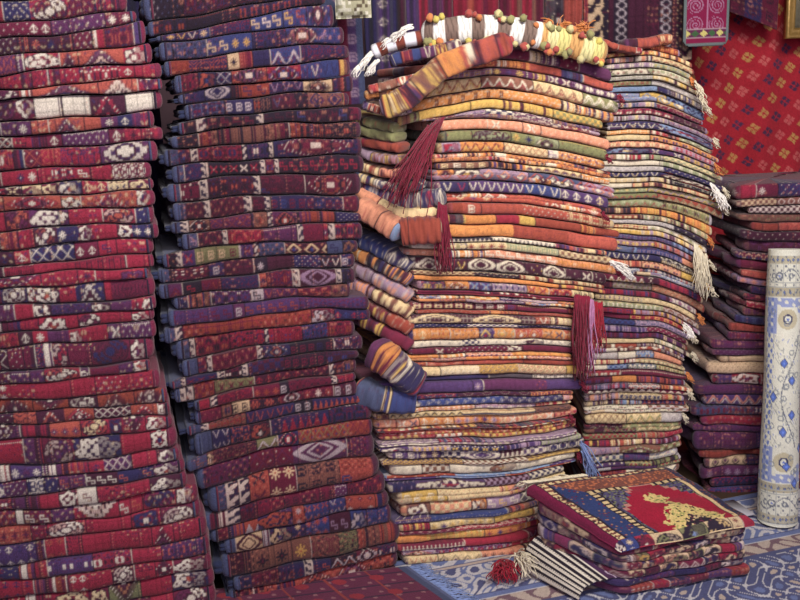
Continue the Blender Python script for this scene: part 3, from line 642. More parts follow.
# dark hanging rug with vertical borders behind the fourth stack
def strip_canvas(nv, nu, spec, style, seed): # pattern with zones running across the width; motifs repeat down the height
    c = np.zeros((nv, nu, 3)); h = 26
    for k in range(0, nv, h):
        b = canvas(h, nu, spec, style, seed, edge=False); c[k:k+h] = b[:min(h, nv-k)]
    return c*(1+np.random.RandomState(seed).uniform(-.12, .12, (nv, nu)))[..., None]
def hanging(name, px0, px1, py1, Y, spec, style, seed, label, cat, py0=-60, fold=.006, mat=M_PILE, cell=.005, nf=5, fringe=None, tilt=0.0):
    a = PV(px0, py1, Y); b = PV(px1, py1, Y); z0 = (a[2]+b[2])/2; z1 = PV(px0, py0, Y)[2]
    nu = max(20, int((b[0]-a[0])/cell)); nv = max(20, int((z1-z0)/cell))
    c = strip_canvas(nv, nu, spec, style, seed)
    z1 = min(z1, 3.0)
    o = cloth(name, lambda u, v: np.stack([a[0]+(b[0]-a[0])*u+.0*v, Y+fold*np.sin(u*nf*6.283+v)+0*v, z1+(z0-z1)*v+tilt*(u-.5)*v], -1), nu, nv, c, mat, th=.008)
    tag(o, label, cat); return o
hanging('hanging_rug', 584, 692, 62, 3.95, "OrM4 COK12 KdC5 D.D4 KoA12 D.D24 KoA12 D.D4 KdC5 COK9", 'dark', 41, 'dark plum rug with pale chain borders hanging behind the stacks', 'rug')
hanging('hanging_rug', 546, 583, 55, 3.9, "ZtU10 ZmA10 O.O14 OtZ8", 'dark', 43, 'charcoal and rust hanging rug with pale toothed edge', 'rug')
hanging('hanging_cloth', 455, 500, 40, 3.8, "R.R14 O.O6 R.R10 M.M4 R.R12", 'misc', 44, 'bright red cloth hanging in narrow folds above the tasselled band', 'textile', fold=.012, nf=3)
hanging('hanging_cloth', 501, 545, 36, 3.8, "M.M8 R.R8 T.T4 R.M10 T.T4 M.M8", 'misc', 45, 'wine and brown cloth hanging in folds beside bright red cloth', 'textile', fold=.012, nf=4)
hanging('hanging_cloth', 408, 454, 34, 3.8, "V.V12 R.R8 P.P14 M.M10", 'misc', 46, 'purple cloth hanging in folds left of the red cloth', 'textile', fold=.015, nf=4)
hanging('hanging_cloth', 368, 409, 75, 3.6, "N.N12 VaW12 N.N8 D.D10", 'misc', 47, 'dark navy cloth with white marks hanging over stack ends', 'textile', fold=.02, nf=3)
hanging('hanging_rug', 318, 366, 105, 3.55, "MdO8 GiL14 M.M8 VjL8 G.G6", 'misc', 48, 'muted red and slate rug with hexagons hanging behind dark stack', 'rug', nf=1)
hanging('hanging_cloth', 120, 205, 560, 3.5, "N.N30 B.B10 N.N20", 'misc', 49, 'navy blue cloth hanging in the gap between the left stacks', 'textile', fold=.02, nf=3)
o = hanging('hanging_rug', 727, 778, 20, 4.1, "DjM20 NjD20 MjK20", 'dark', 50, 'dark red rug end hanging over top of the red textile', 'rug', nf=1, tilt=-.09)

# embroidered bag
def bag():
    Y = 3.85; a = PV(683, 47, Y); b = PV(728, 44, Y); x0, x1 = a[0], b[0]; z0 = a[2]; z1 = 2.45
    nu, nv = 60, 150; u, v = np.meshgrid(np.linspace(0, 1, nu), np.linspace(0, 1, nv))
    X = (u-.5)*(x1-x0); Z = (1-v)*(z1-z0); c = np.zeros((nv, nu, 3)); c[:] = lin((132, 30, 72))
    w = (x1-x0)
    for k in range(6):            # embroidered scrolls
        zc = .085+.075*(k//2); xc = (-.25 if k % 2 else .22)*w
        r = np.hypot(X-xc, Z-zc); t = np.arctan2(Z-zc, X-xc)
        c[(r < .034) & (np.abs(((r/.011)-t/6.283*(1 if k % 2 else -1)) % 1-.5) < .17)] = lin((168, 120, 150))
    c[(np.abs(X) < .004) & (Z > .07)] = lin((170, 120, 150))
    g = (Z > .036) & (Z < .064); p = .034
    d = np.abs(((X+.2) % p)-p/2)/(p/2)+np.abs(Z-.05)/.014
    c[g] = lin((96, 40, 80)); c[g & (d < 1)] = lin((205, 195, 120)); c[g & (d < 1) & ((((X+.2)//p) % 2) == 0)] = lin((66, 100, 66))
    c[(np.abs(Z-.066) < .002) | (np.abs(Z-.034) < .002)] = lin((170, 140, 150))
    edge = (np.abs(X) > w/2-.012) | (Z < .014); c[edge] = lin((110, 122, 124))
    def mask(U, Vv):
        xx = np.abs(U-.5)*w; zz = (1-Vv)*(z1-z0); rr = .03
        return ~((xx > w/2-rr) & (zz < rr) & (np.hypot(xx-(w/2-rr), zz-rr) > rr))
    o = cloth('embroidered_bag', lambda U, Vv: np.stack([x0+w*U, Y-.012*np.sin(U*math.pi), z0+(z1-z0)*(1-Vv)], -1), nu, nv, c, M_FLAT, th=.03, mask=mask)
    tag(o, 'magenta hanging bag embroidered with scrolls, grey-green edging', 'bag')
bag()
# picture frame
def frame():
    Y = 4.15; a = PV(783, 39, Y); x0, z0 = a[0], a[2]; w, h, t = .5, .62, .045
    prof = [(0, 0), (0, .03), (.010, .034), (.018, .022), (.03, .028), (.045, .012), (.045, 0)]
    V = []; n = len(prof)
    for (sx, sz) in ((0, 0), (1, 0), (1, 1), (0, 1)):
        for (i, d) in prof:
            V.append((x0+(i if sx == 0 else w-i), Y-d, z0+(i if sz == 0 else h-i)))
    Fc = []
    for k in range(4):
        for i in range(n):
            a_, b_ = k*n+i, k*n+(i+1) % n; c_, d_ = ((k+1) % 4)*n+(i+1) % n, ((k+1) % 4)*n+i
            Fc.append((a_, d_, c_, b_))
    fr = link('picture_frame', V, Fc, M_GOLD, smooth=False); tag(fr, 'gilt picture frame hung on the red textile', 'picture frame')
    V, Fc = box_struct('', (x0+.04, Y-.008, z0+.04), (x0+w-.04, Y+.002, z0+h-.04), None)
    link('picture', V, Fc, M_PIC, fr, smooth=False)
frame()
# crochet cushion, top centre
def cushion():
    p = PV(353, 2, 3.3); w, h = .125, .15; nu = nv = 40
    U, Vv = np.meshgrid(np.linspace(-1, 1, nu), np.linspace(-1, 1, nv)); rs = np.random.RandomState(3)
    bul = .03*((1-U**4)*(1-Vv**4))
    c = np.zeros((nv, nu, 3)); c[:] = lin((180, 176, 150)); r = np.kron(rs.rand(14, 14), np.ones((3, 3)))[:nv, :nu]; c[r > .62] = lin((226, 222, 206)); c[r < .22] = lin((96, 84, 70))
    V = []; C = []
    for s in (-1, 1):
        V.append(np.stack([p[0]+U*w/2, p[1]+s*(bul+.004)+rs.uniform(-.002, .002, U.shape), p[2]+Vv*h/2+.02], -1).reshape(-1, 3)); C.append(c.reshape(-1, 3))
    f = ring_faces(nv, nu, False); N = nu*nv
    rim = list(range(nu))+[i*nu+nu-1 for i in range(1, nv)]+[N-1-i for i in range(1, nu)]+[(nv-1-i)*nu for i in range(1, nv-1)]
    rf = [(rim[i], rim[(i+1) % len(rim)], rim[(i+1) % len(rim)]+N, rim[i]+N) for i in range(len(rim))]
    o = link('crochet_cushion', np.concatenate(V), np.concatenate([f, f[:, ::-1]+N, rf]), M_FLAT, None, np.concatenate(C))
    tag(o, 'small cream crochet cushion at the top between dark hangings', 'cushion')
cushion()

# ------------------------------------------------------------------ leaning rolled carpet
def roll():
    b = PV(778, 508, 3.03); b[2] = .0; t = PV(786, 249, 3.16)
    L = np.linalg.norm(t-b); ax = (t-b)/L; e1 = np.cross(ax, [0, 1, 0]); e1 /= np.linalg.norm(e1); e2 = np.cross(ax, e1)
    if e2[1] > 0: pass
    nu, nv = 150, int(L/.004); C = np.zeros((nv, nu, 3)); base = lin((214, 214, 200)); C[:] = base
    vv, uu = np.mgrid[0:nv, 0:nu]; rs = np.random.RandomState(8)
    blue, dk, gr, be = lin((92, 116, 190)), lin((60, 62, 96)), lin((138, 144, 148)), lin((186, 178, 152))
    v_ = vv*.004; u_ = uu*.0028      # metres from top, around
    def sten(m, c): C[m] = c
    def vines(y0, y1, per, col, off=0):
        m = (v_ > y0) & (v_ < y1); yc = (y0+y1)/2; a = (y1-y0)*.32
        sten(m & (np.abs(v_-yc-a*np.sin(u_/per*6.283+off)) < .0028), col)
        d = np.hypot((u_ % (per/2))-per/4, v_-yc); sten(m & (d < a*.45) & (d > a*.2), col)
    # end borders (both ends)
    for top in (True, False):
        f = (lambda a: a) if top else (lambda a: L-a)
        def band(a, b_, c): m = (v_ > min(f(a), f(b_))) & (v_ < max(f(a), f(b_))); sten(m, c); return m
        band(.022, .05, be*.9+gr*.1); m = band(.05, .052, dk); band(.135, .165, be*.85); band(.165, .168, dk); band(.020, .023, gr)
        for lo, hi, n in ((.024, .048, .02), (.137, .163, .022)):
            yc = f((lo+hi)/2); d = np.abs((u_ % n)-n/2)+np.abs(v_-yc); sten(d < .007, dk*.6+gr*.4); sten(d < .003, blue)
        yc = f(.093)
        vines(min(f(.055), f(.13)), max(f(.055), f(.13)), .13, gr*.7+dk*.3)
        for k in range(4):
            d = np.hypot(u_-.03-k*.11, (v_-yc)*1.1); sten((d < .016) & (d > .010), dk*.5+gr*.5); sten(d < .004, blue)
        # blue spandrel zone
        m = (v_ > min(f(.17), f(.30))) & (v_ < max(f(.17), f(.30))); sten(m & ((np.abs(v_-f(.185)) < .018) | (np.abs(u_-.165) < .02) | (np.hypot(u_-.03, v_-f(.2)) < .04)), blue*.7+base*.3)
        q = (np.sin(u_*240)+np.sin(v_*260+u_*90)); sten(m & (q > .9), base)
        d = np.hypot(u_-.105, (v_-f(.245))); sten(d < .036, be); sten((d < .018), dk); sten(d < .012, base); sten(d < .005, blue)
    eb = (v_ > .02) & (v_ < .168) | (v_ < L-.02) & (v_ > L-.168); te = np.sin(u_*200)*np.sin(v_*190); sten(eb & (te > .72), dk*.4+gr*.6); sten(eb & (np.abs(te) < .07), gr*.7+base*.3)
    # field: vine stem with leaves and rosettes
    mid = (v_ > .3) & (v_ < L-.3)
    stem = .09+.03*np.sin(v_*15); sten(mid & (np.abs(u_-stem) < .0022), dk*.5+gr*.5)
    tr = np.sin(u_*150+2*np.sin(v_*31))*np.sin(v_*120+2*np.sin(u_*90)); sten(mid & (np.abs(tr) < .09) & (np.sin(v_*37+u_*50) > -.2), gr*.8+base*.2); sten(mid & (tr > .93), blue*.6+base*.4)
    for k in range(40):
        cu, cvv = rs.uniform(.0, .2), rs.uniform(.2, L-.2); d = np.hypot(u_-cu, v_-cvv); sten((d < .011) & (d > .007), gr)
    for k in range(9):
        cvv = .34+k*.062; cu = .09+.03*math.sin(cvv*15)+(.03 if k % 2 else -.028)
        d = np.abs(u_-cu)/.016+np.abs(v_-cvv)/.020; sten(d < 1, dk); sten(d < .82, blue); sten(d < .3, blue*1.5)
    right = (np.abs(u_-.172) < .018) & (v_ > .17) & (v_ < L-.17); q = np.sin(u_*260)*np.sin(v_*170); sten(right & (q > .25), blue*.8+gr*.2)
    right = (np.abs(u_-.192) < .004); sten(right, be)
    C *= (1+rs.uniform(-.06, .06, C.shape[:2]))[..., None]
    V = []; th = np.arange(nu)/nu*2*math.pi
    for i in range(nv):
        s = i/(nv-1); r = .058+.010*s+.002*math.sin(s*9)
        c = t+(b-t)*s
        rr = r*(1-.0+.03*th/6.283)
        ang = th+math.pi*.06
        V.append(c+np.outer(rr*np.cos(ang), -e1)+np.outer(rr*np.sin(ang), -np.sign(e2[1])*e2))
    nvv = nv
    # top: turn the edge inward as a wound end
    cols = list(C)
    for k, (f, dz) in enumerate(((.93, .0), (.86, -.012), (.8, .0), (.72, -.012), (.64, 0), (.5, -.015), (.1, -.03))):
        rr = .058*f; V.insert(0, t+ax*dz+np.outer(rr*np.cos(th), -e1)+np.outer(rr*np.sin(th), -np.sign(e2[1])*e2)); cols.insert(0, np.tile(lin((206, 204, 196)) if k % 2 == 0 else lin((120, 112, 104)), (nu, 1)))
    # turn u so the decorated half looks at the room
    V = np.array(V); Cc = np.array(cols)
    o = link('rolled_carpet', V.reshape(-1, 3), ring_faces(len(V), nu)[:, ::-1], M_FLAT, None, Cc.reshape(-1, 3))
    zmin = V[..., 2].min()
    co = V.reshape(-1, 3).copy(); co[:, 2] = np.maximum(co[:, 2], .012); o.data.vertices.foreach_set('co', co.astype(np.float32).ravel())
    tag(o, 'upright rolled cream carpet with pale blue vine pattern', 'rolled carpet')
roll()

# ------------------------------------------------------------------ carpets on the floor
def floor_sheet(name, corners, z, cols_fn, nu, nv, mat, th=.010, bump=.0):
    c = np.array(corners, float)
    def f(u, v):
        P = ((1-u)*(1-v))[..., None]*c[0]+(u*(1-v))[..., None]*c[1]+(u*v)[..., None]*c[2]+((1-u)*v)[..., None]*c[3]
        zz = z+bump*(np.sin(u*9+v*4)+np.sin(v*13+u*3)); return np.concatenate([P, zz[..., None]], -1)
    u, v = np.meshgrid(np.linspace(0, 1, nu), np.linspace(0, 1, nv)); col = cols_fn(u, v)
    col = col*(1+np.random.RandomState(nu).uniform(-.1, .1, u.shape))[..., None]
    return cloth(name, f, nu, nv, col, mat, th=-th)
def blue_cols(u, v, Wm=2.9, Hm=2.3):
    x, y = u*Wm, v*Hm; c = np.zeros(u.shape+(3,)); base = lin((186, 184, 192)); nav = lin((72, 76, 116)); bl = lin((98, 110, 156)); be = lin((176, 160, 152)); c[:] = base
    d = np.minimum(np.minimum(x, Wm-x), np.minimum(y, Hm-y))
    def fl(s, col, amt, ph=0):
        q = np.sin(x*s+1.7*np.sin(y*s*.6+ph))*np.sin(y*s+1.7*np.sin(x*s*.6)); return q > amt
    field = d > .42; c[field] = nav
    q = np.sin(x*46+1.9*np.sin(y*27))*np.sin(y*46+1.9*np.sin(x*29)); c[field & (np.abs(q) < .10)] = base; c[field & (q > .72)] = bl; c[field & (q < -.8)] = be
    for lo, hi, cc in ((.0, .03, bl), (.03, .035, nav), (.10, .105, nav), (.105, .12, be), (.12, .125, nav), (.30, .305, nav), (.305, .33, bl), (.33, .335, base), (.335, .40, be), (.40, .42, nav)): c[(d >= lo) & (d < hi)] = cc
    b = (d > .125) & (d < .30); c[b] = base
    q = np.sin(x*40+1.5*np.sin(y*30))*np.sin(y*40+1.5*np.sin(x*30)); c[b & (np.abs(q) < .13)] = bl; c[b & (q > .7)] = nav; c[b & (q < -.75)] = bl
    b = (d > .04) & (d < .10); c[b & (q > .3)] = bl; b = (d > .335) & (d < .40); c[b & (np.abs(q) < .25)] = lin((110, 84, 96))
    return c
# large blue and cream carpet lying under the pile
ca = [(.05, 1.30), (2.35, 2.0), (1.75, 3.85), (-.35, 3.05)]
def rect(cx, cy, w, h, ang):
    c, s = math.cos(ang), math.sin(ang); return [(cx+c*a-s*b, cy+s*a+c*b) for a, b in ((-w/2, -h/2), (w/2, -h/2), (w/2, h/2), (-w/2, h/2))]
p1 = PZ(700, 506, 0); 
o = floor_sheet('floor_carpet', rect(1.28, 1.95, 2.7, 2.5, math.radians(16)), .001, lambda u, v: blue_cols(u, v, 2.7, 2.5), 560, 520, M_FLOORRUG, th=.008)
tag(o, 'large pale blue and navy floral carpet spread on the floor', 'floor carpet')
# maroon rug with blue fringe in the foreground
def maroon_cols(u, v):
    c = np.zeros(u.shape+(3,)); c[:] = lin((104, 40, 72)); x, y = u*1.1, v*.9
    q = np.sin(x*60)*np.sin(y*60); c[(q > .82)] = lin((150, 100, 110)); c[(np.abs((y*9) % 1-.5) < .06)] = lin((60, 30, 60)); c[(np.abs((x*5) % 1-.5) < .03)] = lin((150, 60, 60))
    c[(np.hypot(((x*6) % 1)-.5, ((y*6) % 1)-.5) < .18)] = lin((150, 44, 60)); c[u > .955] = lin((70, 78, 112)); c[u > .985] = lin((92, 100, 140)); return c
A_, B_, C_, D_ = (PZ(150, 603, .0), PZ(436, 569, .0), None, None)
a, b = PZ(160, 601, 0)[:2], PZ(408, 571, 0)[:2]
n = np.array([-(b-a)[1], (b-a)[0]]); n /= np.linalg.norm(n)
q2 = PZ(452, 602, 0)[:2]; dv = (q2-b); dv /= np.linalg.norm(dv)
o = floor_sheet('floor_rug', [a, b, b+dv*.6, a+dv*.6], .011, maroon_cols, 240, 140, M_FLOORRUG, th=.008, bump=.0012)
# orient outward normals is not an issue: closed sheet
rt = [tuple(b+dv*s)+(.014,) for s in np.linspace(-.0, .5, 130)]
ddir = (b-a)/np.linalg.norm(b-a); fr = strands('fringe', rt, [(ddir[0], ddir[1], .1)]*130, .085, M_BLUEY, o, r=.0026, sag=.25, floor=.012, curl=.012, seed=4)
fr['label'] = 'pale blue fringe'
tag(o, 'purplish maroon rug with pale blue fringe in the foreground', 'rug')
# white card on floor by the roll
c0 = PZ(716, 512, .012); V, Fc = box_struct('', (-.07, -.06, 0), (.09, .07, .004), None); o = link('white_card', V, Fc, M_CARD, smooth=False); o.location = (c0[0]+.03, c0[1], .011); o.rotation_euler = (0, 0, .25)
tag(o, 'white card lying on the floor before the rightmost stack', 'card')

# ------------------------------------------------------------------ pile of rugs on the floor in front
Lc, Fc_, Rc, Bc = PZ(532, 484, .335), PZ(620, 545, .185), PZ(750, 517, .21), PZ(668, 467, .29)
LP, FP, RP, BP = (np.array([p[0], p[1]]) for p in (Lc, Fc_, Rc, Bc))
topz = dict(L=.33, F=.18, R=.205, B=.285)
def pile_fns(sc0, sc1, inset=(0, 0, 0, 0)):
    def XY(a, d):   # a along F->R (front right face), d from front towards L/B; unit square
        P = ((1-a)*(1-d))[:, None]*FP+(a*(1-d))[:, None]*RP+(a*d)[:, None]*BP+((1-a)*d)[:, None]*LP
        return P
    def Z(s): return lambda a, d: s*((1-a)*(1-d)*topz['F']+a*(1-d)*topz['R']+a*d*topz['B']+(1-a)*d*topz['L'])+.010
    return XY, Z(sc1), Z(sc0)
WF = np.linalg.norm(RP-FP); WD = np.linalg.norm(LP-FP)
def pile_rug(s0, s1, spec, side, seed, label, off=(0, 0), layers=1, W=1.0, Dd=1.0, name='folded_rug', a0=0., mat=M_PILE):
    XY, zt, zb = pile_fns(s0, s1)
    g = lambda a, d: (a/WF+a0+off[0], d/WD+off[1])
    fXY = lambda a, d: XY(*g(a, d)); ft = lambda a, d: zt(*g(a, d))-.001; fb = lambda a, d: zb(*g(a, d))+.001
    def cv(K, w): return canvas(K, w, spec, 'dark' if side != 'M' else 'red', seed)
    o = slab(name, fXY, ft, fb, WF*W, WD*Dd, cv, mat, layers=layers, seed=seed, sideL=side, fineL=True, wob=.006, rc=.03)
    center_origin(o); tag(o, label, 'rug', 'folded rugs in the low pile on the floor'); return o
pile_rug(.0, .14, "OrM30 RdV20 NrO30 M.N30 VdM30 HrR20", 'V', 61, 'bottom rug of the low floor pile, coral and violet edge', off=(.02, -.03), W=1.0)
pile_rug(.15, .27, "NdW20 VrN30 N.N30 DrM20 NcW20", 'V', 62, 'navy dotted folded rug near bottom of low floor pile', off=(.0, .0), W=1.0)
pile_rug(.28, .42, "CcM16 DdR20 CgN20 MiW30 NrC20 RgC20 CcK10", 'D', 63, 'folded rug with cream rosettes, mid height in low pile', off=(.02, -.01), layers=1)
pile_rug(.43, .57, "MdW14 NcC14 RrM14 CgE26 EcK20 CgK20 R.M14 VsW10", 'B', 64, 'blue-sided folded rug with beige floral fold in low pile', off=(.0, -.01))
pile_rug(.58, .70, "NsW10 EcY10 RcM20 KgC30 NcW20 CcM20 NiW14", 'N', 65, 'navy-sided folded rug beneath the maroon layer in low pile', off=(.01, 0))
pile_rug(.71, .86, "M.M20 RrM20 MdR20 DcC30", 'M', 66, 'plain maroon-edged folded rug under the prayer rug', off=(.0, .0))

def prayer_rug():
    """top rug of the pile: a grid that bends down over its edges"""
    nu, nv = 190, 170; edge = .06
    U = np.linspace(-edge-.02, WF+edge+.02, nu); Vv = np.linspace(-edge-.02, WD+edge, nv)
    def prof(p, W, r=.024):
        # p measured along the cloth; returns position and drop
        x = np.where(p < 0, 0, np.where(p > W, W, p)).astype(float); drop = np.zeros_like(p, float)
        for sgn, q in ((-1, -p), (1, p-W)):
            m = q > -r*.0
            t = np.clip(q/(r), 0, math.pi/2); over = np.clip(q-r*math.pi/2, 0, None)
            x = np.where(m, x+sgn*r*np.sin(t)*.9, x); drop = np.where(m, r*(1-np.cos(t))+over, drop)
        return x, drop
    xs, dx = prof(U, WF); ys, dy = prof(Vv, WD)
    A, Dg = np.meshgrid(xs, ys); DX, DY = np.meshgrid(dx, dy)
    XY, zt, zb = pile_fns(0, 1.0)
    a, d = .03+.94*A/WF, .03+.94*Dg/WD; P = XY(a.ravel(), d.ravel()).reshape(nv, nu, 2); zt_ = zt(np.clip(a, 0, 1).ravel(), np.clip(d, 0, 1).ravel()).reshape(nv, nu)
    lo = zb
    low = (zt_-.010)*.875+.012
    rs = np.random.RandomState(9)
    z = np.maximum(zt_-np.maximum(DX, DY), low)+.003*np.sin(a*11+d*5)+.002*np.sin(d*23)
    # colours
    c = np.zeros((nv, nu, 3)); uu, vv = np.meshgrid(U/WF, Vv/WD)  # u: F->R  v: F->L
    kn = rs.rand(nv//2+1, nu//2+1); kn = np.kron(kn, np.ones((2, 2)))[:nv, :nu]
    navy, blue, red, cream, yel, dk, brn, vio = (lin(x) for x in ((44, 42, 68), (42, 54, 96), (142, 26, 50), (196, 172, 130), (204, 180, 120), (38, 30, 42), (110, 66, 58), (74, 68, 100)))
    bx = uu; by = 1-vv       # bx distance from the L-F edge, by distance from the L-B edge
    e = np.minimum(bx, by*1.05)
    c[:] = navy; kk = (np.floor(uu*60)+np.floor(vv*60)) % 3 == 0
    al = np.where(bx < by, vv, uu)*WD/.016; kk = (np.abs((al % 1)-.5) < .3)
    c[e < .0] = lin((104, 26, 58)); g = (e > -.025) & (e < .05); c[g] = dk; m_ = (e > -.012) & (e < .037); c[g & m_] = brn; c[g & m_ & kk] = cream; c[g & m_ & kk & (kn > .8)] = dk
    g = (e > .055) & (e < .22); c[g] = blue; c[g & (kn > .93)] = lin((140, 100, 80)); c[g & (kn < .05)] = lin((90, 30, 60))
    gb = g & (by < bx); c[gb] = brn; c[gb & (kn > .7)] = lin((170, 100, 70))
    g = (e > .22) & (e < .285); c[g] = dk; c[g & (e > .232) & (e < .273) & kk] = cream
    g = e > .285; c[g] = vio; c[g & (kn > .72)] = lin((110, 112, 86)); c[g & (kn < .15)] = dk
    # red niche with stepped edges
    q = lambda x, s: np.floor(x*s)/s
    cx, cyy = (uu-.66), (vv-.30)
    halfw = .33-np.maximum(0, q(vv, 22)-.36)*.66
    niche = (np.abs(q(uu, 26)-.62) < np.where(vv < .76, halfw, -.1)) & (uu > .29)
    rim = (np.abs(q(uu, 26)-.62) < np.where(vv < .78, halfw+.018, -.1)) & (uu > .28)
    c[rim] = lin((170, 120, 110)); c[niche] = red
    kb = np.kron(rs.rand(nv//5+1, nu//5+1), np.ones((5, 5)))[:nv, :nu]
    med = (np.abs(uu-.66)/.24+np.abs(vv-.08)/.36+.28*(kb-.5)) < 1; c[niche & med] = yel; m2 = med & niche
    c[m2 & (kn > .8)] = lin((150, 150, 90)); c[m2 & (kn < .12)] = dk
    med2 = (np.abs(uu-.66)/.15+np.abs(vv+.02)/.20+.3*(kb-.5)) < 1; c[med2] = dk; c[med2 & (kn > .75)] = cream; c[med2 & (kn < .12)] = lin((90, 40, 60))
    tf = (np.abs(uu-.60)/.11+np.abs(vv-.50)/.10+.5*(kb-.5)) < 1; c[niche & tf] = yel; c[niche & tf & (kn > .75)] = lin((120, 130, 80))
    g = (uu > .93) & (e > .285); c[g] = dk; c[g & kk] = cream; g = (uu > .965); c[g] = navy; c[g & (kn > .8)] = brn
    # front fold: floral band of blue, cream and red blocks
    n_ = int((Vv/WD < .005).sum()); c[:n_] = canvas(n_, nu, "RsW8 NcW16 BfC16 RcM20 CgE34 EcK30 CgK30 CfM14 R.M16 NsC12 N.N6", 'misc', 12)
    c *= (1+rs.uniform(-.12, .12, (nv, nu)))[..., None]
    V = np.concatenate([P, z[..., None]], -1)
    # close the underside: same grid lowered
    low3 = V.copy(); low3[..., 2] = np.minimum(V[..., 2]-.004, low-.002)
    f = ring_faces(nv, nu, False); N = nu*nv
    rim_ = list(range(nu))+[i*nu+nu-1 for i in range(1, nv)]+[N-1-i for i in range(1, nu)]+[(nv-1-i)*nu for i in range(1, nv-1)]
    rf = [(rim_[(i+1) % len(rim_)], rim_[i], rim_[i]+N, rim_[(i+1) % len(rim_)]+N) for i in range(len(rim_))]
    o = link('prayer_rug', np.concatenate([V.reshape(-1, 3), low3.reshape(-1, 3)]), np.concatenate([f, f[:, ::-1]+N, rf]), M_PILE, None, np.concatenate([c.reshape(-1, 3)]*2))
    tag(o, 'topmost rug of the low floor pile, red niche, navy border', 'rug', 'folded rugs in the low pile on the floor')
    # cream fringe along the back edge
    rts = []; drs = []
    for s in np.linspace(.0, .42, 110):
        p = LP+(BP-LP)*s; zz = .010+(topz['L']+(topz['B']-topz['L'])*s)-.004
        n_ = (LP-FP)/WD; rts.append((p[0]+n_[0]*.012, p[1]+n_[1]*.012, zz)); drs.append((n_[0], n_[1], .45))
    fg = strands('fringe', rts, drs, .055, M_CREAM, o, r=.003, sag=.35, seed=6, curl=.01); fg['label'] = 'cream fringe'
prayer_rug()
# striped kilim end folded on the floor at the foot of the pile
def striped_fold():
    a, b, c, d = PZ(523, 566, .03)[:2], PZ(578, 600, .015)[:2], PZ(622, 582, .05)[:2], PZ(556, 541, .12)[:2]
    nu, nv = 110, 90; u, v = np.meshgrid(np.linspace(0, 1, nu), np.linspace(0, 1, nv))
    cols = np.zeros((nv, nu, 3)); cols[:] = lin((34, 28, 40)); st = ((v*9) % 1) < .55; cols[st] = lin((206, 198, 184))
    zz = (((u*30+np.floor(v*9)*.5) % 1) < .3) & (((v*9) % 1) > .35); cols[zz] = lin((44, 34, 46)); cols[v > .80] = lin((66, 38, 70)); cols[(np.abs(v-.9-.02*np.sin(u*40)) < .012)] = lin((170, 150, 170))
    def f(U, Vv):
        P = ((1-U)*(1-Vv))[..., None]*a+(U*(1-Vv))[..., None]*b+(U*Vv)[..., None]*c+((1-U)*Vv)[..., None]*d
        n_ = (a-d)/np.linalg.norm(a-d); bulge = .03*np.sin(Vv*math.pi)
        P = P+bulge[..., None]*n_
        z = .016+(.05+.10*(1-U))*Vv**.8+.012*np.sin(Vv*math.pi)+.004*np.abs(np.sin(Vv*12.5))
        return np.concatenate([P, z[..., None]], -1)
    return f, nu, nv, cols
f_, nu, nv, cols = striped_fold()
o = cloth('striped_kilim', f_, nu, nv, cols, M_FLAT, th=-.006)
tag(o, 'black and white striped kilim end at foot of the low pile', 'kilim')

# ------------------------------------------------------------------ tasselled band over the bright stack
def sweep(name, pts, rx, rz, cols_fn, mat, nseg=120, m=20, parent=None, wob=.0, seed=0, sq=1.0):
    pts = np.array(pts, float); k = len(pts); tt = np.linspace(0, k-1, nseg)
    from numpy.polynomial import polynomial
    def cr(t):
        i = int(min(t, k-2)); f = t-i; p0, p1, p2, p3 = pts[max(i-1, 0)], pts[i], pts[i+1], pts[min(i+2, k-1)]
        return .5*((2*p1)+(-p0+p2)*f+(2*p0-5*p1+4*p2-p3)*f*f+(-p0+3*p1-3*p2+p3)*f**3)
    P = np.array([cr(t) for t in tt]); Tg = np.gradient(P, axis=0); Tg /= np.linalg.norm(Tg, axis=1, keepdims=True)
    rs = np.random.RandomState(seed); V = []; C = []
    for i in range(nseg):
        s = np.cross(Tg[i], [0, 0, 1]); s /= np.linalg.norm(s)+1e-9; u = np.cross(s, Tg[i]); e = math.sqrt(max(.02, 1-(1-min(1, (i+.3)/(nseg*.09), (nseg-.7-i)/(nseg*.09)))**2))
        th = np.arange(m)/m*2*math.pi; w = 1+wob*np.sin(th*3+i*.4)+rs.uniform(-wob, wob, m)*.5
        cs, sn = np.sign(np.cos(th))*np.abs(np.cos(th))**sq, np.sign(np.sin(th))*np.abs(np.sin(th))**sq
        V.append(P[i]+np.outer(cs*rx*e*w, s)+np.outer(sn*rz*e*w, u)); C.append(cols_fn(i/(nseg-1), th))
    n0 = len(V)
    V.insert(0, np.tile(P[0], (m, 1))); V.append(np.tile(P[-1], (m, 1))); C.insert(0, C[0]); C.append(C[-1])
    return link(name, np.concatenate(V), ring_faces(n0+2, m)[:, ::-1], mat, parent, np.concatenate(C)), P
def wpt(px, py, Y): return PV(px, py, Y)
def blob(name, c, r, mat, parent, rs, col=None, m=10):
    th = np.linspace(0, math.pi, m//2+2); ph = np.arange(m)/m*2*math.pi; V = []
    for t in th:
        rr = r*(1+rs.uniform(-.22, .22, m)); V.append(np.column_stack([c[0]+rr*math.sin(t)*np.cos(ph), c[1]+rr*math.sin(t)*np.sin(ph), c[2]+rr*math.cos(t)]))
    cc = None if col is None else np.tile(col, (m*len(th), 1))
    return link(name, np.concatenate(V), ring_faces(len(th), m), mat, parent, cc)
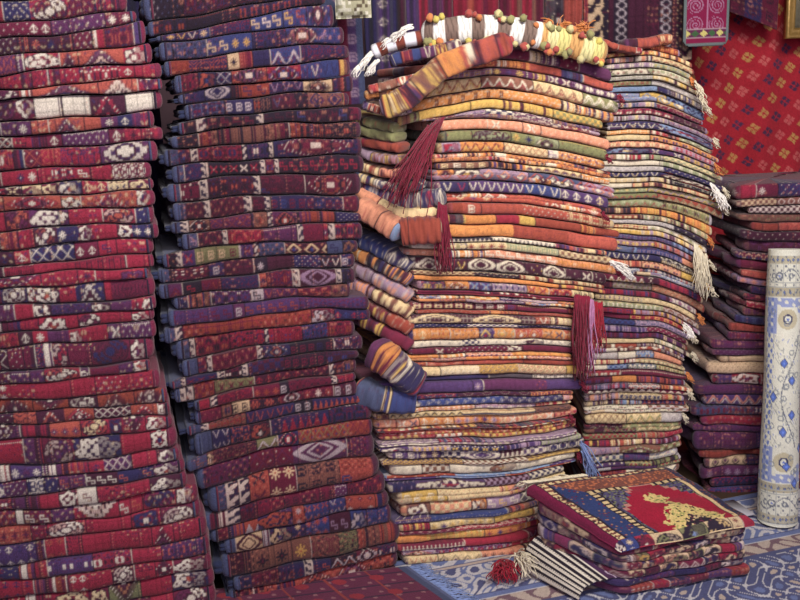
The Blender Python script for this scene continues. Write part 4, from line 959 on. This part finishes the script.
def trapping():
    root = bpy.data.objects.new('tasselled_band', None); COL.objects.link(root); root.location = (0, 0, 0)
    Yb = 2.86
    def bc(s, th):
        k = int(s*17); pal = [(232, 230, 226), (120, 100, 92), (236, 234, 230), (90, 80, 84), (200, 190, 110), (228, 224, 214)]
        c = lin(pal[k % 2] if s < .62 else ((206, 196, 128), (196, 150, 96), (214, 206, 150))[k % 3]); m = len(th)
        o = np.tile(c, (m, 1)); chk = ((np.arange(m)//2+int(s*170)) % 4 == 0); o[chk] *= .55
        return o
    pts = [wpt(*q, Yb+dy) for q, dy in (((422, 33), .0), ((440, 32), -.02), ((470, 29), -.03), ((500, 29), -.03), ((530, 34), -.02), ((556, 40), 0), ((585, 48), .02), ((606, 54), .04))]
    band, P = sweep('band', pts, .030, .040, bc, M_FLAT, 170, 22, root, wob=.022)
    def bc2(s, th):
        c = lin((216, 216, 226)) if int(s*7) % 2 == 0 else lin((120, 60, 50)); o = np.tile(c, (len(th), 1)); o[::5] *= .6; return o
    pts2 = [wpt(*q, Yb) for q in ((432, 36), (418, 38), (400, 42), (385, 47), (372, 53))]
    b2, P2 = sweep('band', pts2, .020, .022, bc2, M_FLAT, 60, 16, root, wob=.03)
    rs = np.random.RandomState(2); cols = [(196, 180, 96), (190, 120, 76), (140, 136, 92), (160, 76, 70), (190, 180, 132)]
    for k in range(64):
        i = rs.randint(5, 160); c = P[i]+np.array([0, -.03+rs.uniform(-.006, .012), (-.032 if k % 3 else .036)+rs.uniform(-.012, .008)])
        blob('pompom', c, rs.uniform(.008, .013), M_FLAT, root, rs, lin(cols[rs.randint(5)]))
    for (x, y) in ((372, 53), (364, 62), (378, 60), (395, 38), (405, 33), (412, 27)):
        p = wpt(x, y, Yb-.01); t = strands('tassel', [p+rs.normal(0, .003, 3) for _ in range(22)], [(-.9, -.1, -.3 if y > 45 else .3)]*22, .055, M_WHITE, root, r=.0022, sag=.3, seed=int(x), curl=.006)
    for (x, y) in ((552, 26), (560, 30), (574, 34), (586, 30)):
        p = wpt(x, y, Yb+.02); strands('tassel', [p+rs.normal(0, .004, 3) for _ in range(26)], [(rs.uniform(-.4, .6), 0, .5)]*26, .04, M_FR, root, r=.002, sag=.35, seed=int(x), curl=.006)
    tag(root, 'white and grey chequered band with yellow pompoms atop bright stack', 'tasselled band')
M_FR = plain('orange_wool_yarn', (206, 130, 74), scale=90)
trapping()

# draped kilim strips at the upper left of the bright stack
def sweep_piece(name, px, rx, rz, zones, label, cat, seed, Y=2.80, nseg=90, m=18, style='kilim', dy=None):
    pts = [wpt(x, y, Y+(dy[i] if dy else 0)) for i, (x, y) in enumerate(px)]
    c = canvas(m, nseg, zones, style, seed)
    o, P = sweep(name, pts, rx, rz, lambda s, th: c[:, min(nseg-1, int(s*(nseg-1)))], M_FLAT, nseg, m, None, wob=.04, seed=seed, sq=.55)
    center_origin(o); tag(o, label, cat); return o
sweep_piece('draped_kilim', [(512, 42), (490, 49), (466, 57), (443, 67), (424, 82), (408, 96), (394, 104), (380, 108)], .020, .036, "HrO14 O.O14 DrH12 OsC5 FdO18 HsC5 TrY22 HrC6 DrO12 TrC20 OsM8 LsH8", 'orange and rust kilim strip draped diagonally over upper bright stack', 'kilim', 71, Y=2.76)
sweep_piece('draped_kilim', [(462, 44), (440, 50), (420, 54), (400, 58), (390, 62)], .025, .018, "PcW14 MrY10 PvW14 B.B8 MrO10 B.B12 N.N10", 'plum and blue striped kilim end below the white tassels', 'kilim', 72, Y=2.78)
sweep_piece('draped_kilim', [(430, 76), (408, 80), (385, 86), (368, 90)], .03, .014, "O.O20 HrO20 T.T20 OrM20", 'rust brown kilim end folded beside the orange draped strip', 'kilim', 73, Y=2.80)
sweep_piece('draped_kilim', [(418, 92), (400, 94), (382, 92), (364, 96)], .03, .014, "TrY20 FrM20 T.T10 FrC20", 'brown and gold kilim end under the rust brown one', 'kilim', 74, Y=2.82)
sweep_piece('draped_kilim', [(412, 108), (396, 112), (380, 110), (362, 104)], .03, .014, "LrW20 HrL20 OrW20 V.V10", 'pinkish striped kilim end left of the mustard kilim', 'kilim', 75, Y=2.84)
# folded ends at the left side of the bright stack
ends = [((402, 128), (384, 124), (362, 118), "E.E20 EsY20", 'olive green kilim end, upper of the olive pair'), ((402, 137), (384, 134), (362, 128), "E.E20 E.T20", 'olive green kilim end, lower of the olive pair'),
 ((406, 148), (386, 144), (362, 140), "H.T20 TsL20", 'brown kilim end below the olive ones'), ((404, 159), (384, 157), (363, 150), "TrL20 L.L10 TsV20", 'brown and lilac kilim end in left gap'),
 ((418, 172), (392, 172), (364, 164), "SrM20 HsC20 T.T10", 'pinkish brown kilim end beside hanging red fringe'), ((424, 184), (398, 186), (366, 176), "NrW20 GsN20", 'navy and grey kilim end beside hanging red fringe')]
for k, (a, b, c, z, lab) in enumerate(ends):
    sweep_piece('kilim_end', [a, b, c, (c[0]-8, c[1]-4)], .05, .0165, z, lab, 'kilim', 80+k, Y=2.86, dy=[0, .03, .08, .1])
sweep_piece('draped_kilim', [(446, 196), (420, 199), (395, 196), (366, 186)], .05, .03, "NaW30 VvW30 BaW20", 'violet kilim with white leaf marks spilling left from stack', 'kilim', 90, Y=2.86, dy=[0, .02, .05, .1])
sweep_piece('draped_kilim', [(442, 229), (425, 230), (408, 231), (400, 232)], .05, .042, "C.C4 H.H50 H.O30", 'brick red kilim corner block spilling left from stack', 'kilim', 91, Y=2.80)
sweep_piece('draped_kilim', [(402, 233), (390, 225), (375, 215), (358, 205)], .04, .032, "Q.Q12 S.S30 S.S40", 'salmon kilim corner with pale blue end beside brick block', 'kilim', 92, Y=2.78, dy=[0, .02, .04, .06])
sweep_piece('draped_kilim', [(438, 211), (415, 214), (398, 212), (375, 200), (360, 192)], .04, .022, "C.C40 C.C20 S.S30", 'cream and pink plain kilim end above the brick block', 'kilim', 93, Y=2.86, dy=[0, 0, .01, .04, .07])
for k, (y, z, lab) in enumerate(((240, "NaW20 BdW20 NvW20", 'navy kilim fold with white marks receding under salmon corner'), (254, "FsK20 KsF20 FsT20", 'orange and black striped kilim fold receding beside dark stack'),
  (270, "LrS30 LrT20 V.V10", 'lilac brown kilim fold receding beside dark stack'), (286, "TrC20 LsS20", 'tan and lilac kilim fold above the rust one'), (302, "H.T20 MrT20 PrB20", 'rust and plum kilim fold receding beside dark stack'), (318, "M.M20 MrV20 PdW12", 'maroon kilim fold above the violet dotted corner'))):
    sweep_piece('kilim_end', [(410, y+27), (398, y+17), (380, y+6), (362, y-2), (350, y-6)], .05, .024, z, lab, 'kilim', 110+k, Y=2.85, dy=[.02, .02, .05, .09, .12])
# dark kilim corners at the lower left of the bright stack
sweep_piece('draped_kilim', [(414, 384), (402, 372), (388, 360), (374, 350)], .05, .050, "VsO10 NdW14 VcW14 FtM14 P.P14", 'violet kilim corner with dotted bands jutting from bright stack', 'kilim', 94, Y=2.80, dy=[.03, .0, .0, .03])
sweep_piece('draped_kilim', [(412, 399), (392, 399), (374, 395), (357, 388)], .05, .042, "B.B20 BsC6 G.V20 TsC6", 'blue kilim corner with tan braid edge jutting left', 'kilim', 95, Y=2.82, dy=[.03, 0, 0, .02])
sweep_piece('crumpled_cloth', [(620, 45), (634, 44), (648, 43), (660, 40), (670, 40)], .05, .018, "P.P10 D.D10 O.O30 OrF30", 'crumpled orange cloth on top of the stack below bag', 'textile', 96, Y=3.2)
sweep_piece('crumpled_cloth', [(600, 42), (612, 47), (626, 50), (640, 52)], .05, .012, "O.O20 H.H20 RrO10", 'rust red cloth lump beside the crumpled orange cloth', 'textile', 97, Y=3.16)

# loose fringes: separate yarn bundles belonging to their rugs
def fringe_on(rec, px, py, n, spread, direction, length, mat, label, Y, sag=.5, r=.0024, seed=0, vert=None):
    o, b = rec[0], rec[1]; rs = np.random.RandomState(seed); roots = []
    for k in range(n):
        t = k/max(1, n-1); roots.append(wpt(px+(t-.5)*spread[0]+rs.normal(0, .8), py+(t-.5)*spread[1]+rs.normal(0, .8), Y))
    f = strands('fringe', roots, [direction]*n, length, mat, None, r=r, sag=sag, seed=seed, curl=.008, seg=9)
    f.data.transform(Matrix.Translation(-Vector(b))); f.parent = o; f['label'] = label; return f
def at3(y): return min(stack3, key=lambda r: abs(r[2]-y))
def at4(y): return min(stack4, key=lambda r: abs(r[2]-y))
fringe_on(at3(124), 436, 122, 70, (16, -10), (-.60, -.30, -.9), .27, M_WINEY, 'crimson fringe', 2.80, sag=.04, seed=11)
fringe_on(at3(208), 442, 205, 50, (8, 4), (0, -.2, -1), .20, M_WINEY, 'wine red fringe', 2.78, sag=.4, seed=12)
fringe_on(at3(293), 582, 296, 70, (14, 2), (0, -.1, -1), .27, M_WINEY, 'wine red fringe', 2.87, sag=.4, seed=13)
fringe_on(at3(306), 590, 300, 26, (5, 1), (0, -.1, -1), .24, M_LILACY, 'lilac fringe', 2.875, sag=.4, seed=14)
fringe_on(at3(313), 598, 303, 36, (8, 1), (0, -.1, -1), .16, M_REDY, 'red fringe', 2.88, sag=.4, seed=15)
fringe_on(at3(255), 614, 266, 60, (8, 8), (.9, -.3, .1), .06, M_WHITE, 'white tassel', 2.86, sag=.15, seed=16)
fringe_on(at3(475), 582, 448, 40, (3, 12), (.5, -.2, -.6), .13, M_BLUEY, 'pale blue fringe', 2.88, sag=.2, seed=17)
fringe_on(at4(230), 700, 250, 50, (12, 14), (.1, -.3, -.9), .15, M_CREAM, 'cream fringe', 3.13, sag=.3, seed=18)
fringe_on(at4(176), 716, 190, 50, (12, 14), (.6, -.3, -.4), .06, M_WHITE, 'white fringe', 3.14, sag=.3, seed=19)
fringe_on(at4(313), 686, 327, 50, (6, 6), (.2, -.8, .0), .04, M_WHITE, 'white tassel', 3.12, sag=.2, seed=20)
fringe_on(at4(75), 697, 88, 30, (6, 14), (.5, -.3, -.4), .06, M_CREAM, 'cream fringe', 3.14, sag=.3, seed=21)
for k in range(3, 62, 4):
    rec = stack4[k]; ym = rec[2]; fringe_on(rec, rec[4]+1, ym+T4.g('dr', ym), 16, (3, 5), (.7, -.2, -.3), .028, M_CREAM if k % 3 else M_FR, 'short fringe', 3.16, sag=.3, seed=200+k, r=.0022)
for k in range(2, 58, 6):
    rec = stack3[k]; ym = rec[2]; fringe_on(rec, rec[4]+1, ym+T3.g('dr', ym), 16, (3, 5), (.7, -.2, -.3), .024, (M_CREAM, M_FR, M_WINEY)[k % 3], 'short fringe', 2.90, sag=.3, seed=300+k, r=.0022)
# red and white tassel on the floor
root = bpy.data.objects.new('woollen_tassel', None); COL.objects.link(root); q = PZ(505, 572, .03); root.location = q
rs = np.random.RandomState(31)
t1 = strands('red_tuft', [np.array((rs.normal(0, .012), rs.normal(0, .012), .02+rs.uniform(-.01, .02))) for _ in range(120)], [(rs.uniform(-1, 1), -.5, rs.uniform(-.2, .8)) for _ in range(120)], .06, M_REDY, root, r=.003, sag=.35, seed=32, floor=-.02)
t2 = strands('cream_tuft', [np.array((.05+rs.normal(0, .010), rs.normal(0, .01), .04+rs.uniform(-.02, .03))) for _ in range(80)], [(rs.uniform(-.3, 1), -.4, rs.uniform(-.6, .8)) for _ in range(80)], .06, M_CREAM, root, r=.003, sag=.3, seed=33, floor=-.02)
tag(root, 'red and cream woollen tassel on the floor beside the pile', 'tassel')
